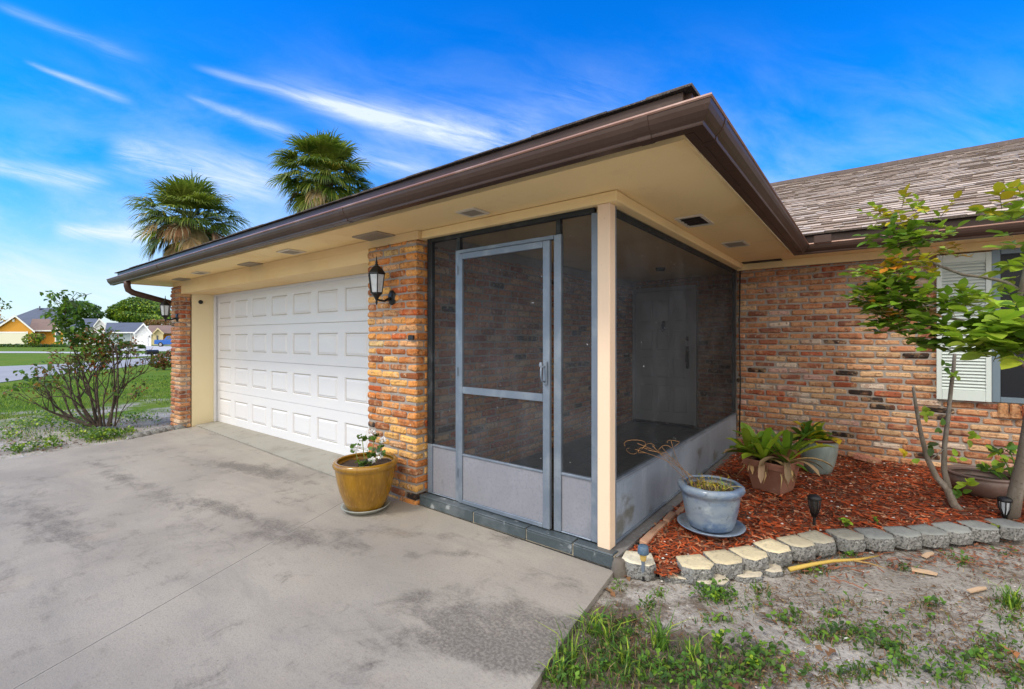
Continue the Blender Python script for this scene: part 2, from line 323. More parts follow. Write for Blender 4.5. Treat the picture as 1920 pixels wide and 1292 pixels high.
def ground_mat():
    m=bpy.data.materials.new('ground_sand_and_lawn'); m.use_nodes=True; t=NT(m)
    vec=t.n('ShaderNodeNewGeometry').outputs['Position']
    sx=t.n('ShaderNodeSeparateXYZ'); t.l(vec,sx.inputs[0]); X,Y=sx.outputs[0],sx.outputs[1]
    sand=t.mix(t.ramp(t.noise(vec,2.2,6,.6),.35,.68),(.50,.46,.41),(.34,.31,.27))
    sand=t.mix(t.m('MULTIPLY',t.ramp(t.noise(vec,45,5,.7),.48,.66),.6),sand,(.13,.11,.09))
    sand=t.mix(t.m('MULTIPLY',t.ramp(t.noise(vec,120,3,.6),.6,.7),.5),sand,(.6,.56,.5))
    sand=t.mix(t.m('MULTIPLY',t.ramp(t.noise(vec,3.5,7,.7,.5),.53,.66),.55),sand,(.13,.085,.05))
    pt=gr(1190,1240); ddx=t.m('SUBTRACT',X,pt.x); ddy=t.m('SUBTRACT',Y,pt.y-.15); rr=t.m('ADD',t.m('MULTIPLY',ddx,ddx),t.m('MULTIPLY',ddy,ddy))
    og=t.ramp(t.m('ADD',t.m('EXPONENT',t.m('MULTIPLY',rr,-1.6)),t.m('MULTIPLY',t.m('SUBTRACT',t.noise(vec,5,8,.75),.5),2.4)),.30,.75)
    sand=t.mix(t.m('MULTIPLY',og,.8),sand,(.115,.08,.05))
    lawn=t.mix(t.ramp(t.noise(vec,.5,6,.6),.35,.7),(.11,.20,.008),(.17,.22,.02))
    lawn=t.mix(t.m('MULTIPLY',t.ramp(t.noise(vec,14,6,.7),.45,.7),.6),lawn,(.04,.085,.006))
    f=t.m('ADD',t.m('MULTIPLY',t.m('ADD',X,9.0),-.16),t.m('MULTIPLY',t.m('SUBTRACT',t.noise(vec,.75,6,.65),.5),2.2))
    f=t.ramp(f,.28,.62)
    far=t.ramp(t.m('MULTIPLY',X,-1.0),15.5,19); f=t.m('MAXIMUM',f,far)
    c=t.mix(f,sand,lawn)
    out=t.n('ShaderNodeOutputMaterial'); p=t.n('ShaderNodeBsdfPrincipled'); t.l(c,p.inputs['Base Color']); p.inputs['Roughness'].default_value=.95; p.inputs['Specular IOR Level'].default_value=.15
    bm=t.n('ShaderNodeBump'); bm.inputs['Distance'].default_value=.02; t.l(t.noise(vec,28,6,.7),bm.inputs['Height']); t.l(bm.outputs[0],p.inputs['Normal'])
    t.l(p.outputs[0],out.inputs['Surface']); return m
mt['ground']=ground_mat()
mt['mulch_base']=M('mulch_base',(.20,.045,.015),.95,layers=((18,.45,.65,(.09,.02,.008),.8),(40,.55,.7,(.33,.11,.04),.6)),bump=((40,.02),))

# ================================================================== GROUND
ZG=-.035
b=MB()
def gz(x,y): 
    base=ZG+.012*noise.noise(Vector((x*1.3,y*1.3,0)))
    return base
# near patch finely modelled + wide skirt, one mesh
xs=np.concatenate([np.array([-400,-200,-100,-50,-25,-16]),np.arange(-13,6.01,.22),np.array([9,15,30,80,200])])
ys=np.concatenate([np.array([-200,-60,-20,-8]),np.arange(-3,7.4,.22),np.array([10,15,25,50,100,250,400])])
vs=[];fs=[]
for j,y in enumerate(ys):
    for i,x in enumerate(xs): vs.append((x,y,gz(x,y) if (-13<=x<=6 and -3<=y<=7.4) else ZG))
nx_=len(xs)
for j in range(len(ys)-1):
    for i in range(nx_-1): fs.append((j*nx_+i,j*nx_+i+1,(j+1)*nx_+i+1,(j+1)*nx_+i))
b.add(vs,fs,smooth=True); struct(b.build('ground',mt['ground']))
# driveway slab
b=MB(); b.prism([(-3.5,-14),(-.62,-14),(-.9,0),(-1.06,1.45),(-1.14,1.95),(-1.215,2.57),(-2.98,2.585),(-3.7,2.575),(-4.545,2.575),(-8.43,2.735),(-8.40,2.50),(-8.06,1.79),(-7.86,.6),(-7.5,-14)],-.14,0.0)
struct(b.build('driveway',mt['concrete']))
b=MB(); vs=[(-8.40,2.752,.003),(-3.70,2.577,.003),(-3.70,3.2,.03),(-8.58,3.2,.03),(-8.58,2.76,.003)]
b.add(vs+[(x,y,-.1) for x,y,z in vs],[(0,1,2,3,4),(0,5,6,1),(1,6,7,2),(4,3,8,9),(0,4,9,5)]); struct(b.build('garage_apron',mt['apron']))
# street
def sheet(name,pix,z,mat):
    bb=MB(); p=[gr(*q) if len(q)==2 else Vector((q[0],q[1],0)) for q in pix]
    n=len(p); bb.add([(q.x,q.y,z) for q in p],[tuple(range(n))]); return struct(bb.build(name,mat))
def strip(name,near,far,z,mat):
    bb=MB(); n=len(near); P=[(q.x,q.y,z) for q in near]+[(q.x,q.y,z) for q in far]
    bb.add(P,[(i,i+1,n+i+1,n+i) for i in range(n-1)]); return struct(bb.build(name,mat))
strip('street',[Vector((-13,-14,0)),Vector((-18,-4,0)),gr(0,716),gr(110,701),gr(215,690),gr(325,676)],[Vector((-26,-16,0)),Vector((-31,-5,0)),gr(0,686),gr(110,682),gr(215,676),gr(325,665)],ZG+.016,mt['road'])
strip('sidewalk',[gr(-40,661.5),gr(60,661.5),gr(130,662),gr(205,665)],[gr(-40,658.6),gr(60,658.8),gr(130,659.5),gr(205,662)],ZG+.020,mt['walk'])
strip('neighbour_driveway',[gr(205,669.5),gr(240,669),gr(285,667),gr(345,664)],[gr(208,661.5),gr(240,662.5),gr(285,663),gr(345,660.5)],ZG+.024,mt['walk'])
strip('neighbour_forecourt',[gr(196,658),gr(262,657.5),gr(345,659.3)],[gr(200,648.5),gr(262,648.5),gr(345,648.5)],ZG+.028,mt['walk'])

# ================================================================== HOUSE
house=thing('house','single storey brick house with cream soffit, brown gutter, white garage door and screened porch','house',(-3.0,2.6,0))
H=house
PAL=[((.46,.20,.085),5),((.52,.26,.11),6),((.58,.33,.15),5),((.62,.42,.20),4),((.36,.14,.07),3),((.40,.11,.045),2),((.55,.36,.26),2),((.25,.10,.055),1.6),((.60,.52,.36),1.4)]
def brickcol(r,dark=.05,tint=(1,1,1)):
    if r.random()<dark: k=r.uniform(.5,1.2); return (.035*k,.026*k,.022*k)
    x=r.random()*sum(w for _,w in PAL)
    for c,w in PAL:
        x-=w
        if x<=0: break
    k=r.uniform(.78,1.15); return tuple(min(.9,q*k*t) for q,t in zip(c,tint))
CO=.0675; ML=.224
def wall_bricks(axis, a0,a1, face, outward, z0,z1, r, holes=(), tint=(1,1,1), dark=.05, depth=.05, cut_ends=True):
    "axis 'x': wall runs in x at y=face, outward = +-1 direction of visible side"
    mb=MB(); row=0; z=z0
    while z<z1-.02:
        zt=min(z+CO-.013,z1); off=-(ML*.5 if row%2 else 0)+r.uniform(-.03,.03)
        a=a0+off
        while a<a1:
            L=ML+r.uniform(-.014,.012); s,e=max(a,a0),min(a+L-.015,a1)
            ok=e-s>.03
            segs=[(s,e)] if ok else []
            for (h0,h1,hz0,hz1) in holes:
                if zt>hz0+.01 and z<hz1-.01:
                    ns=[]
                    for s_,e_ in segs:
                        if e_<=h0 or s_>=h1: ns.append((s_,e_))
                        else:
                            if s_<h0-.03: ns.append((s_,h0))
                            if e_>h1+.03: ns.append((h1,e_))
                    segs=ns
            for s_,e_ in segs:
                pr=r.uniform(-.005,.006); f0=face+outward*pr; f1=face-outward*depth
                zz=r.uniform(-.003,.003)
                c=brickcol(r,dark,tint)
                if axis=='x': mb.box(s_,e_,min(f0,f1),max(f0,f1),z+zz,zt+zz,.012,c,.0042,r)
                else: mb.box(min(f0,f1),max(f0,f1),s_,e_,z+zz,zt+zz,.012,c,.0042,r)
            a+=L
        z+=CO; row+=1
    return mb
# --- main brick wall (right)
rb=random.Random(11)
YW=6.2
holes=[(.94,2.35,.80,2.3)]
wall_bricks('x',-1.30,3.4,YW,-1,-.02,2.228,rb,holes,tint=(1.0,.92,1.05),dark=.038).build('brick_wall',mt['brick'],H)
b=MB(); yb=YW+.012
b.box(-1.30,.94,yb,yb+.2,-.1,2.24); b.box(.94,2.35,yb,yb+.2,-.1,.80); b.box(2.35,3.4,yb,yb+.2,-.1,2.24); b.build('mortar_backing',mt['mortar'],H)
# soldier sill
b=MB(); x=.945
while x<2.38:
    b.box(x,x+.066,YW-.035,YW+.15,.655,.795,.012,brickcol(rb,0,(1,.85,.8)),.003,rb); x+=.078
b.build('window_sill',mt['brick'],H)
# --- pillars
def pillar(x0,x1,y0,y1,zt,r,tint):
    mb=MB(); row=0; z=-.03
    while z<zt-.02:
        ze=min(z+CO-.0125,zt)
        if row%2: L=[x0,x0+.115,x0+.115+.215,x0+.115+.43,x1] if x1-x0>.6 else [x0,x0+.17,x1]
        else: L=[x0,x0+.22,x0+.44,x1] if x1-x0>.6 else [x0,x0+.2,x1]
        L=[q+(r.uniform(-.014,.014) if 0<i<len(L)-1 else 0) for i,q in enumerate(L)]
        yc=y0+(.095 if row%2==0 else (y1-y0))
        for i in range(len(L)-1):
            f=r.uniform(-.005,.006); zz=r.uniform(-.003,.003)
            last=i==len(L)-2
            ye=yc if (last and row%2==0) else y1
            mb.box(L[i]+(0 if i==0 else .006),L[i+1]-(0 if last else .006)+(r.uniform(-.004,.006) if last else 0),y0+f,ye,z+zz,ze+zz,.013,brickcol(r,.06,tint),.0045,r)
        if row%2==0: mb.box(x1-.1,x1+r.uniform(-.004,.005),yc+.012,y1,z,ze,.008,brickcol(r,.06,tint),.003,r)
        z+=CO; row+=1
    return mb
rp=random.Random(5)
pil=pillar(-3.68,-3.0,2.56,2.735,2.228,rp,(1.30,1.03,.62)).build('brick_pillar',mt['brick'],H)
b=MB(); b.box(-3.668,-3.012,2.575,2.73,-.03,2.222); b.build('pillar_mortar',mt['mortar'],pil)
pil2=pillar(-9.07,-8.655,2.56,2.72,2.228,random.Random(9),(1.05,.9,.9)).build('brick_pillar',mt['brick'],H)
b=MB(); b.box(-9.058,-8.667,2.575,2.715,-.03,2.222); b.build('pillar_mortar',mt['mortar'],pil2)
# --- stucco garage walls / jambs / header
for q in ((-9.05,-8.665,2.735,3.35,-.1,2.30),(-3.69,-3.06,2.737,7.3,-.1,2.30),(-9.05,-8.9,3.36,12.0,-.1,2.30),(-9.05,-.62,12.0,12.2,-.1,2.30)):
    b=MB(); b.box(*q); b.build('stucco_wall',mt['jamb_paint'],H)
b=MB(); b.box(-9.05,-3.0,2.585,2.73,2.232,2.306); b.box(-8.664,-3.691,2.585,2.73,2.105,2.231); b.box(-8.664,-3.691,2.731,3.30,2.118,2.306)
b.build('garage_header',mt['stucco'],H)
for q in ((-3.0+.002,-1.22,2.62,2.755,2.242,2.306,.004),(-1.355,-1.225,2.756,6.19,2.242,2.306,.004)):
    b=MB(); b.box(*q); b.build('porch_beam',mt['soffit_paint'],H)
# --- garage door
gd=bpy.data.objects.new('garage_door',None); COL.objects.link(gd); gd.parent=H; gd.location=Vector((-6.2,3.08,0))-H.location
YD=3.08; GX0,GX1=-8.60,-3.72
rowh=.5275; pw=(GX1-GX0)/8
for rI in range(4):
    z0=.012+rI*rowh; b=MB(); z1=z0+rowh-.007
    # face with recessed frames: grid of cells
    for c in range(8):
        x0=GX0+c*pw; x1=x0+pw; px0,px1=x0+.072,x1-.072; pz0,pz1=z0+.115,z1-.12
        y=YD
        def ring(xa,xb,za,zb,ya, xc,xd,zc,zd,yb_):
            v=[(xa,ya,za),(xb,ya,za),(xb,ya,zb),(xa,ya,zb),(xc,yb_,zc),(xd,yb_,zc),(xd,yb_,zd),(xc,yb_,zd)]
            b.add(v,[(0,1,5,4),(1,2,6,5),(2,3,7,6),(3,0,4,7)])
        ring(x0,x1,z0,z1,y, px0,px1,pz0,pz1,y)
        e1=.012; ring(px0,px1,pz0,pz1,y, px0+e1,px1-e1,pz0+e1,pz1-e1,y+.013)
        e2=.026; ring(px0+e1,px1-e1,pz0+e1,pz1-e1,y+.013, px0+e2,px1-e2,pz0+e2,pz1-e2,y+.011)
        e3=.045; ring(px0+e2,px1-e2,pz0+e2,pz1-e2,y+.011, px0+e3,px1-e3,pz0+e3,pz1-e3,y-.001)
        b.add([(px0+e3,y-.001,pz0+e3),(px1-e3,y-.001,pz0+e3),(px1-e3,y-.001,pz1-e3),(px0+e3,y-.001,pz1-e3)],[(0,1,2,3)])
    # rounded tongue edges
    b.add([(GX0,YD,z1),(GX1,YD,z1),(GX1,YD+.01,z1+.004),(GX0,YD+.01,z1+.004)],[(0,1,2,3)])
    b.add([(GX0,YD,z0),(GX1,YD,z0),(GX1,YD+.03,z0),(GX0,YD+.03,z0)],[(3,2,1,0)])
    b.build('door_section',mt['white_door'],gd)
b=MB(); b.box(GX0,GX1,YD+.012,YD+.05,.012,2.12); b.build('door_backing',mt['vent_grey'],gd)
b=MB(); b.box(-8.664,GX0+.002,YD-.035,YD-.004,.01,2.117,.004); b.box(GX1-.002,-3.691,YD-.035,YD-.004,.01,2.117,.004); b.box(GX0+.004,GX1-.004,YD-.035,YD-.004,2.092,2.117,.003); b.build('weather_strip',mt['white_door'],gd)
b=MB(); b.box(GX0,GX1,YD-.008,YD+.03,.0,.0115); b.build('bottom_seal',mt['black_plastic'],gd)
# --- soffit
ZS=2.31
b=MB()
# front band + side band + main band, one sheet with thickness (butted)
b.box(-9.72,-.68,2.176,12.1,ZS,ZS+.02)
b.box(-.679,3.6,5.70,YW+.2,ZS,ZS+.02)
# vertical beige board under the side eave
so=b.build('soffit',mt['soffit_paint'],H)
for q in ((-.679,-.664,2.16,5.69,ZS-.0,2.37),(-9.72,-.68,2.16,2.175,ZS-.0,2.40),(-1.29,3.6,YW-.028,YW-.002,2.228,2.309,.003),(-9.735,-9.721,2.03,12.1,ZS-.01,2.4)):
    b=MB(); b.box(*q); b.build('frieze_board',mt['soffit_paint'],H)
b=MB(); b.box(-1.21,-.80,6.05,6.166,2.300,2.3095); b.build('soffit_gap',mt['vent_dark'],so)
# vents
def vent(x,y,wx,wy,kind,slx=True):
    root=None
    f=MB(); z=ZS-.012; rim=.022 if kind!='grey' else .012
    f.box(x-wx/2,x+wx/2,y-wy/2,y-wy/2+rim,z,ZS-.0005); f.box(x-wx/2,x+wx/2,y+wy/2-rim,y+wy/2,z,ZS-.0005)
    f.box(x-wx/2,x-wx/2+rim,y-wy/2+rim,y+wy/2-rim,z,ZS-.0005); f.box(x+wx/2-rim,x+wx/2,y-wy/2+rim,y+wy/2-rim,z,ZS-.0005)
    o=f.build('soffit_vent',mt['vent_light'] if kind!='grey' else mt['vent_grey'],H)
    g=MB(); g.box(x-wx/2+rim,x+wx/2-rim,y-wy/2+rim,y+wy/2-rim,ZS-.003,ZS-.001); 
    g.build('vent_opening',mt['vent_dark'],o)
    s=MB(); n=6 if kind!='dark' else 4
    if kind=='dark':
        for i in range(1,4):
            yy=y-wy/2+rim+(wy-2*rim)*i/4; s.box(x-wx/2+rim,x+wx/2-rim,yy-.004,yy+.004,ZS-.011,ZS-.0045)
    else:
        for i in range(9):
            if kind=='grey': xx=x-wx/2+rim+(wx-2*rim)*(i+.5)/9; hw=(wx-2*rim)/26; s.box(xx-hw,xx+hw,y-wy/2+rim,y+wy/2-rim,ZS-.010,ZS-.0045)
            else: yy=y-wy/2+rim+(wy-2*rim)*(i+.5)/9; hw=(wy-2*rim)/26; s.box(x-wx/2+rim,x+wx/2-rim,yy-hw,yy+hw,ZS-.010,ZS-.0045)
    s.build('grille',mt['vent_dark'] if kind=='dark' else mt['vent_grey'],o)
for v in ((-8.37,2.5,.34,.15,'grey'),(-7.33,2.42,.3,.14,'light'),(-6.0,2.525,.34,.19,'grey'),(-4.79,2.41,.25,.19,'light'),(-3.48,2.485,.36,.19,'grey'),(-2.26,2.455,.18,.17,'light'),(-1.07,3.69,.2,.34,'dark'),(-1.02,4.83,.2,.26,'light')): vent(*v)
# --- gutters (K profile); u outward from fascia
gp=[(0,.0),(.05,.0),(.052,.006),(.053,.014),(.066,.026),(.080,.044),(.088,.064),(.091,.080),(.091,.088),(.087,.088),(.083,.066),(.074,.046),(.058,.030),(.046,.010),(.004,.006),(.004,.09),(0,.09)]
ZGUT=2.267
b=MB()
b.extr(gp,(-9.86,2.005,ZGUT),(-.585,2.005,ZGUT),(0,-1),smooth=False,m0=0,m1=1)
b.extr(gp,(-.585,2.005,ZGUT),(-.585,5.66,ZGUT),(1,0),m0=-1,m1=-1)
b.extr(gp,(-.585,5.66,ZGUT),(3.7,5.66,ZGUT),(0,-1),m0=1,m1=0)
gut=b.build('gutter',mt['brown_metal'],H)
# bead lip
b=MB(); U=.12; zb=ZGUT+.09
lip=[(-9.86,2.045-U,zb),(-.625+U,2.045-U,zb),(-.625+U,5.705-U,zb),(3.7,5.705-U,zb)]
bp=[(.078,.084),(.094,.083),(.098,.089),(.095,.097),(.078,.098)]
b.extr(bp,(-9.86,2.005,ZGUT),(-.585,2.005,ZGUT),(0,-1),m0=0,m1=1); b.extr(bp,(-.585,2.005,ZGUT),(-.585,5.66,ZGUT),(1,0),m0=-1,m1=-1); b.extr(bp,(-.585,5.66,ZGUT),(3.7,5.66,ZGUT),(0,-1),m0=1,m1=0)
b.build('gutter_lip',mt['bead_metal'],gut)
# joint sleeves
gp2=[(u+.0035 if u>.03 else u,z-.003 if z<.01 else z+.001) for u,z in gp[:9]]+[(.06,.091),(.02,.091)]
for p0,p1,sdd in [((x-.03,2.005,ZGUT),(x+.03,2.005,ZGUT),(0,-1)) for x in (-7.35,-3.08,-.78)]+[((-.585,2.14,ZGUT),(-.585,2.165,ZGUT),(1,0)),((-.585,5.42,ZGUT),(-.585,5.45,ZGUT),(1,0)),((.85,5.66,ZGUT),(.90,5.66,ZGUT),(0,-1))]:
    b=MB(); b.extr(gp2,p0,p1,sdd); b.build('gutter_joint',mt['brown_metal'],gut)

b=MB(); b.box(-.44,-.30,5.55,5.56,ZGUT+.09,ZGUT+.165,.002); b.box(-.445,-.44,5.55,5.66,ZGUT+.09,ZGUT+.165); b.build('splash_guard',mt['brown_metal'],gut)
# fascia
for q in ((-9.80,-.640,2.037,2.065,2.331,2.468,.002),(-.663,-.612,2.067,5.72,2.372,2.468),(-.625,-.587,2.01,5.655,2.266,2.2715),(-.611,3.7,5.692,5.735,2.331,2.468),(-9.80,-9.765,2.077,12.1,2.33,2.468)):
    b=MB(); b.box(*q); b.build('fascia',mt['brown_metal'],H)
# downspout
b=MB()
def squaretube(mb,pts,w):
    pts=[Vector(p) for p in pts]
    for i,p in enumerate(pts): pass
    mb.tube(pts,w,4,smooth=False)
P=[(-8.99,1.985,2.27),(-8.99,1.985,2.20),(-8.99,2.0,2.14),(-8.995,2.06,2.10),(-9.13,2.60,1.975),(-9.14,2.72,1.93),(-9.14,2.80,1.80),(-9.14,2.82,1.6),(-9.14,2.82,.12),(-9.16,2.76,.05),(-9.2,2.6,.02)]
b.tube(P,[.046]*len(P),8,smooth=True); b.build('downspout',mt['brown_metal'],H)
# --- roof
def roofplane(mb,quad): mb.add(quad,[tuple(range(len(quad)))])
ZE=2.472; RYg,RZg=10.7,4.50; P_=(RZg-ZE)/(RYg-5.66)
b=MB()
rs=random.Random(3)
slopeL=math.hypot(RYg-5.66,RZg-ZE); sy,sz=(RYg-5.66)/slopeL,(RZg-ZE)/slopeL; ny,nz=-sz,sy
EXPO=.138; SC=[(.47,.37,.30),(.40,.31,.25),(.54,.44,.37),(.35,.26,.205),(.50,.405,.35),(.44,.37,.33)]
k=0; s=-.02
while s<slopeL:
    x=-1.6 - (0) + rs.uniform(-.15,0)
    while x<8.2:
        w=rs.choice((.09,.13,.17,.22,.28)); th=rs.choice((.002,.007,.014)); xa,xb=x+.0015,x+w-.0015
        s0=s-(0 if th<.006 else rs.uniform(0,.012)); s1=s+EXPO+.05
        c=rs.choice(SC); kk=rs.uniform(.95,1.35); c=(c[0]*kk,c[1]*kk,c[2]*kk*.94)
        def pt(xx,ss,hh): return (xx,5.66+sy*ss+ny*hh,ZE+sz*ss+nz*hh)
        h0=th+.011; h1=.002
        b.add([pt(xa,s0,0),pt(xb,s0,0),pt(xb,s0,h0),pt(xa,s0,h0)],[(0,1,2,3)],(.13,.10,.08)); b.add([pt(xa,s0,h0),pt(xb,s0,h0),pt(xb,s0+.009,h0),pt(xa,s0+.009,h0)],[(0,1,2,3)],tuple(q*.72 for q in c))
        b.add([pt(xa,s0,0),pt(xb,s0,0),pt(xa,s0+.009,h0),pt(xb,s0+.009,h0),pt(xa,s1,h1),pt(xb,s1,h1)],[(2,3,5,4),(0,2,4),(1,5,3)],c)
        x+=w
    s+=EXPO; k+=1
rf=b.build('roof',mt['shingle'],H)
b=MB()
def under(x0,x1): return [(x0,5.66,ZE-.004),(x1,5.66,ZE-.004),(x1,RYg,RZg-.004),(x0,RYg,RZg-.004)]
roofplane(b,under(-9,8.2)); roofplane(b,[(-9,RYg,RZg-.004),(8.2,RYg,RZg-.004),(8.2,15.8,2.5),(-9,15.8,2.5)])
# garage wing hip
x0,x1,y0=-9.86,-.60,2.02; xm=(x0+x1)/2; zr=ZE+.40*(x1-x0)/2; yh=y0+(x1-x0)/2
roofplane(b,[(x0,y0,ZE),(x1,y0,ZE),(xm,yh,zr)]); roofplane(b,[(x1,y0,ZE),(x1,5.66,ZE),(x1-4.5,10.2,zr),(xm,yh,zr)]); roofplane(b,[(x0,y0,ZE),(xm,yh,zr),(xm,12.3,zr),(x0,12.3,ZE)])

b.build('roof_deck',mt['shingle_edge'],rf)
b=MB(); x=-2
while x<8:   # ridge caps
    b.box(x,x+.3,RYg-.13,RYg+.13,RZg-.035,RZg+.028+rs.uniform(0,.006),.004,(.14,.11,.10)); x+=.298
b.build('ridge_cap',mt['shingle'],rf)
b=MB(); x=-9.88   # ragged starter edge along the front eave
while x<-.60:
    w=rs.choice((.13,.22,.3)); b.box(x,min(x+w,-.598),2.018-rs.uniform(0,.008),2.3,ZE+.0,ZE+.007+rs.choice((0,.002,.004)),0,(.06,.05,.045)); x+=w+.002
y=2.02
while y<5.66: w=.25; b.box(-.8,-.597,y,y+w-.003,ZE+.001,ZE+.014,0,(.13,.11,.1)); y+=w
b.build('shingle_starter',mt['shingle'],rf)
# --- porch: floor, threshold, ledge
b=MB(); b.box(-3.05,-1.21,2.61,7.1,-.1,.074)
fl=b.build('porch_floor',mt['ledge'],H)
b=MB(); X=-3.04
for i in range(7):
    for j in range(16):
        xa=-3.0+i*.305; ya=2.665+j*.305
        if xa<-1.3: b.box(xa,min(xa+.30,-1.30),ya,min(ya+.30,7.05),.0745,.082,.002)
b.build('slate_tile',mt['slate'],fl)
b=MB(); x=-2.985
xsx=[-2.985,-2.60,-2.08,-1.70,-1.42,-1.225]; xsx=[-2.985,-2.375,-1.88,-1.51,-1.225]
for i in range(len(xsx)-1):
    b.box(xsx[i]+.004,xsx[i+1]-.004,2.585,2.607,.004,.074,.004,(1,1,1),.002); b.box(xsx[i]+.004,xsx[i+1]-.004,2.583,2.662,.0765,.088,.003,(1,1,1),.002)
b.build('threshold_tile',mt['slate_edge'],fl)
b=MB(); b.box(-2.985,-1.225,2.592,2.66,.0,.0755); b.build('grout_bed',mt['grout'],fl)
# inner porch walls
ri=random.Random(21)
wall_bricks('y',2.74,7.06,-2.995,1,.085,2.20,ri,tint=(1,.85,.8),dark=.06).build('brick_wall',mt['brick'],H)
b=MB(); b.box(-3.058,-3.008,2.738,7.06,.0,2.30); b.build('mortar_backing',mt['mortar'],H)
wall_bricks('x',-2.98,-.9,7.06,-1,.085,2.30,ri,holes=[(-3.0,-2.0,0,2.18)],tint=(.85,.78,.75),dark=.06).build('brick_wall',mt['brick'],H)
b=MB(); b.box(-3.05,-.9,7.075,7.2,.0,2.30); b.box(-1.32,-1.28,6.22,7.07,0,2.3); b.build('mortar_backing',mt['mortar'],H)
# front door
fd=bpy.data.objects.new('front_door',None); COL.objects.link(fd); fd.parent=H; fd.location=Vector((-2.5,7.03,0))-H.location
b=MB(); DX0,DX1=-2.95,-2.06
b.box(DX0,DX1,7.02,7.06,.115,2.12,.002)
for i in range(3):
    for (za,zb) in ((.28,.68),(.80,1.10),(1.22,1.52),(1.66,1.98)):
        xa=DX0+.09+i*.26; b.box(xa,xa+.19,7.006,7.0195,za,zb,.008)
b.build('door_leaf',mt['front_door'],fd)
b=MB(); b.box(DX0-.04,DX0-.004,7.0,7.07,.09,2.18); b.box(DX1+.004,DX1+.05,7.0,7.07,.09,2.18); b.box(DX0-.003,DX1+.003,7.0,7.07,2.125,2.18); b.build('door_frame',mt['front_door'],fd)
b=MB(); b.box(DX0-.02,DX1+.03,6.97,7.05,.083,.113); b.build('door_sill',mt['black_metal'],fd)
b=MB(); b.lathe([(.001,-.04),(.03,-.03),(.035,0),(.03,.03),(.001,.04)],(0,0,0),12)
b.v=[(x*.9-2.49,6.995+y*.3,z*1.6+1.60) for x,y,z in b.v]; b.tube([(-2.52,6.98,1.60),(-2.52,6.97,1.53),(-2.49,6.965,1.50),(-2.46,6.97,1.53),(-2.46,6.98,1.60)],.006,6); b.build('door_knocker',mt['black_metal'],fd)
b=MB(); b.box(-2.155,-2.115,6.99,7.004,.95,1.28,.004); b.tube([(-2.135,6.99,1.22),(-2.135,6.94,1.2),(-2.135,6.935,1.05),(-2.135,6.99,1.02)],.008,6); b.box(-2.155,-2.115,6.985,7.004,1.36,1.42,.005); b.build('door_handle',mt['black_metal'],fd)
b=MB(); b.lathe([(.0,-.045),(.05,-.04),(.06,-.02),(.062,0)],(-2.14,5.9,ZS),16); b.build('ceiling_lamp',mt['black_metal'],H)
# post
b=MB(); b.box(-1.358,-1.272,2.632,2.712,.083,2.241,.004); b.build('porch_post',mt['cream_paint'],H)
# --- screen enclosure
se=bpy.data.objects.new('screen_enclosure',None); COL.objects.link(se); se.parent=H; se.location=Vector((-2.1,2.68,0))-H.location
YF=2.664; YB=2.70
def bar(mb,x0,x1,z0,z1,y0=YF,y1=YB,bev=.003): mb.box(x0,x1,y0,y1,z0,z1,bev)
b=MB(); bar(b,-2.975,-2.915,.506,2.24); bar(b,-2.914,-1.396,2.205,2.24); bar(b,-2.63,-2.59,2.105,2.204); bar(b,-1.688,-1.652,2.105,2.204)
b.box(-1.335,-1.305,2.80,6.12,2.20,2.24,.003); b.box(-1.335,-1.305,6.12,6.19,.49,2.24,.003)
b.build('shaded_frame',mt['frame_shaded'],se)  # upper frame bars, their shade painted in by the darker material
b=MB(); bar(b,-2.640,-2.590,.09,2.104); bar(b,-1.704,-1.646,.09,2.104); bar(b,-1.418,-1.360,.09,2.204); bar(b,-2.589,-1.705,2.074,2.104,YF-.004,YB+.004)
bar(b,-2.914,-2.641,.49,.506); bar(b,-1.645,-1.419,.478,.494); bar(b,-2.914,-2.641,.09,.10); bar(b,-1.645,-1.419,.09,.10); bar(b,-2.972,-2.915,.09,.505)
# side wall rails
b.box(-1.312,-1.276,2.713,2.738,.085,2.24,.002); b.box(-1.316,-1.274,2.739,6.12,.475,.492,.003); b.box(-1.316,-1.276,2.739,6.19,.085,.105,.003)
b.build('screen_frame',mt['frame_grey'],se)
b=MB(); b.box(-2.914,-2.641,2.676,2.69,.101,.489); b.build('kick_panel',mt['kick'],se)
b=MB(); b.box(-1.645,-1.419,2.676,2.69,.101,.477); b.build('kick_panel',mt['kick'],se)
b=MB()
for ya,yb2 in ((2.742,6.10),): b.box(-1.300,-1.284,ya,yb2,.106,.474)
b.box(-1.284,-1.281,2.75,6.08,.125,.455,.001)
b.build('kick_panel',mt['kick_side'],se)
def quad(mb,vs): mb.add(vs,[(0,1,2,3)])
for (xa,xb,za,zb) in ((-2.914,-2.641,.507,2.204),(-1.645,-1.419,.495,2.204),(-2.589,-1.689,2.105,2.204)):
    b=MB(); quad(b,[(xa,2.682,za),(xb,2.682,za),(xb,2.682,zb),(xa,2.682,zb)]); b.build('screen_mesh',mt['screen'],se)
b=MB(); quad(b,[(-1.295,2.739,.493),(-1.295,6.118,.493),(-1.295,6.118,2.239),(-1.295,2.739,2.239)]); b.build('screen_mesh',mt['screen'],se)
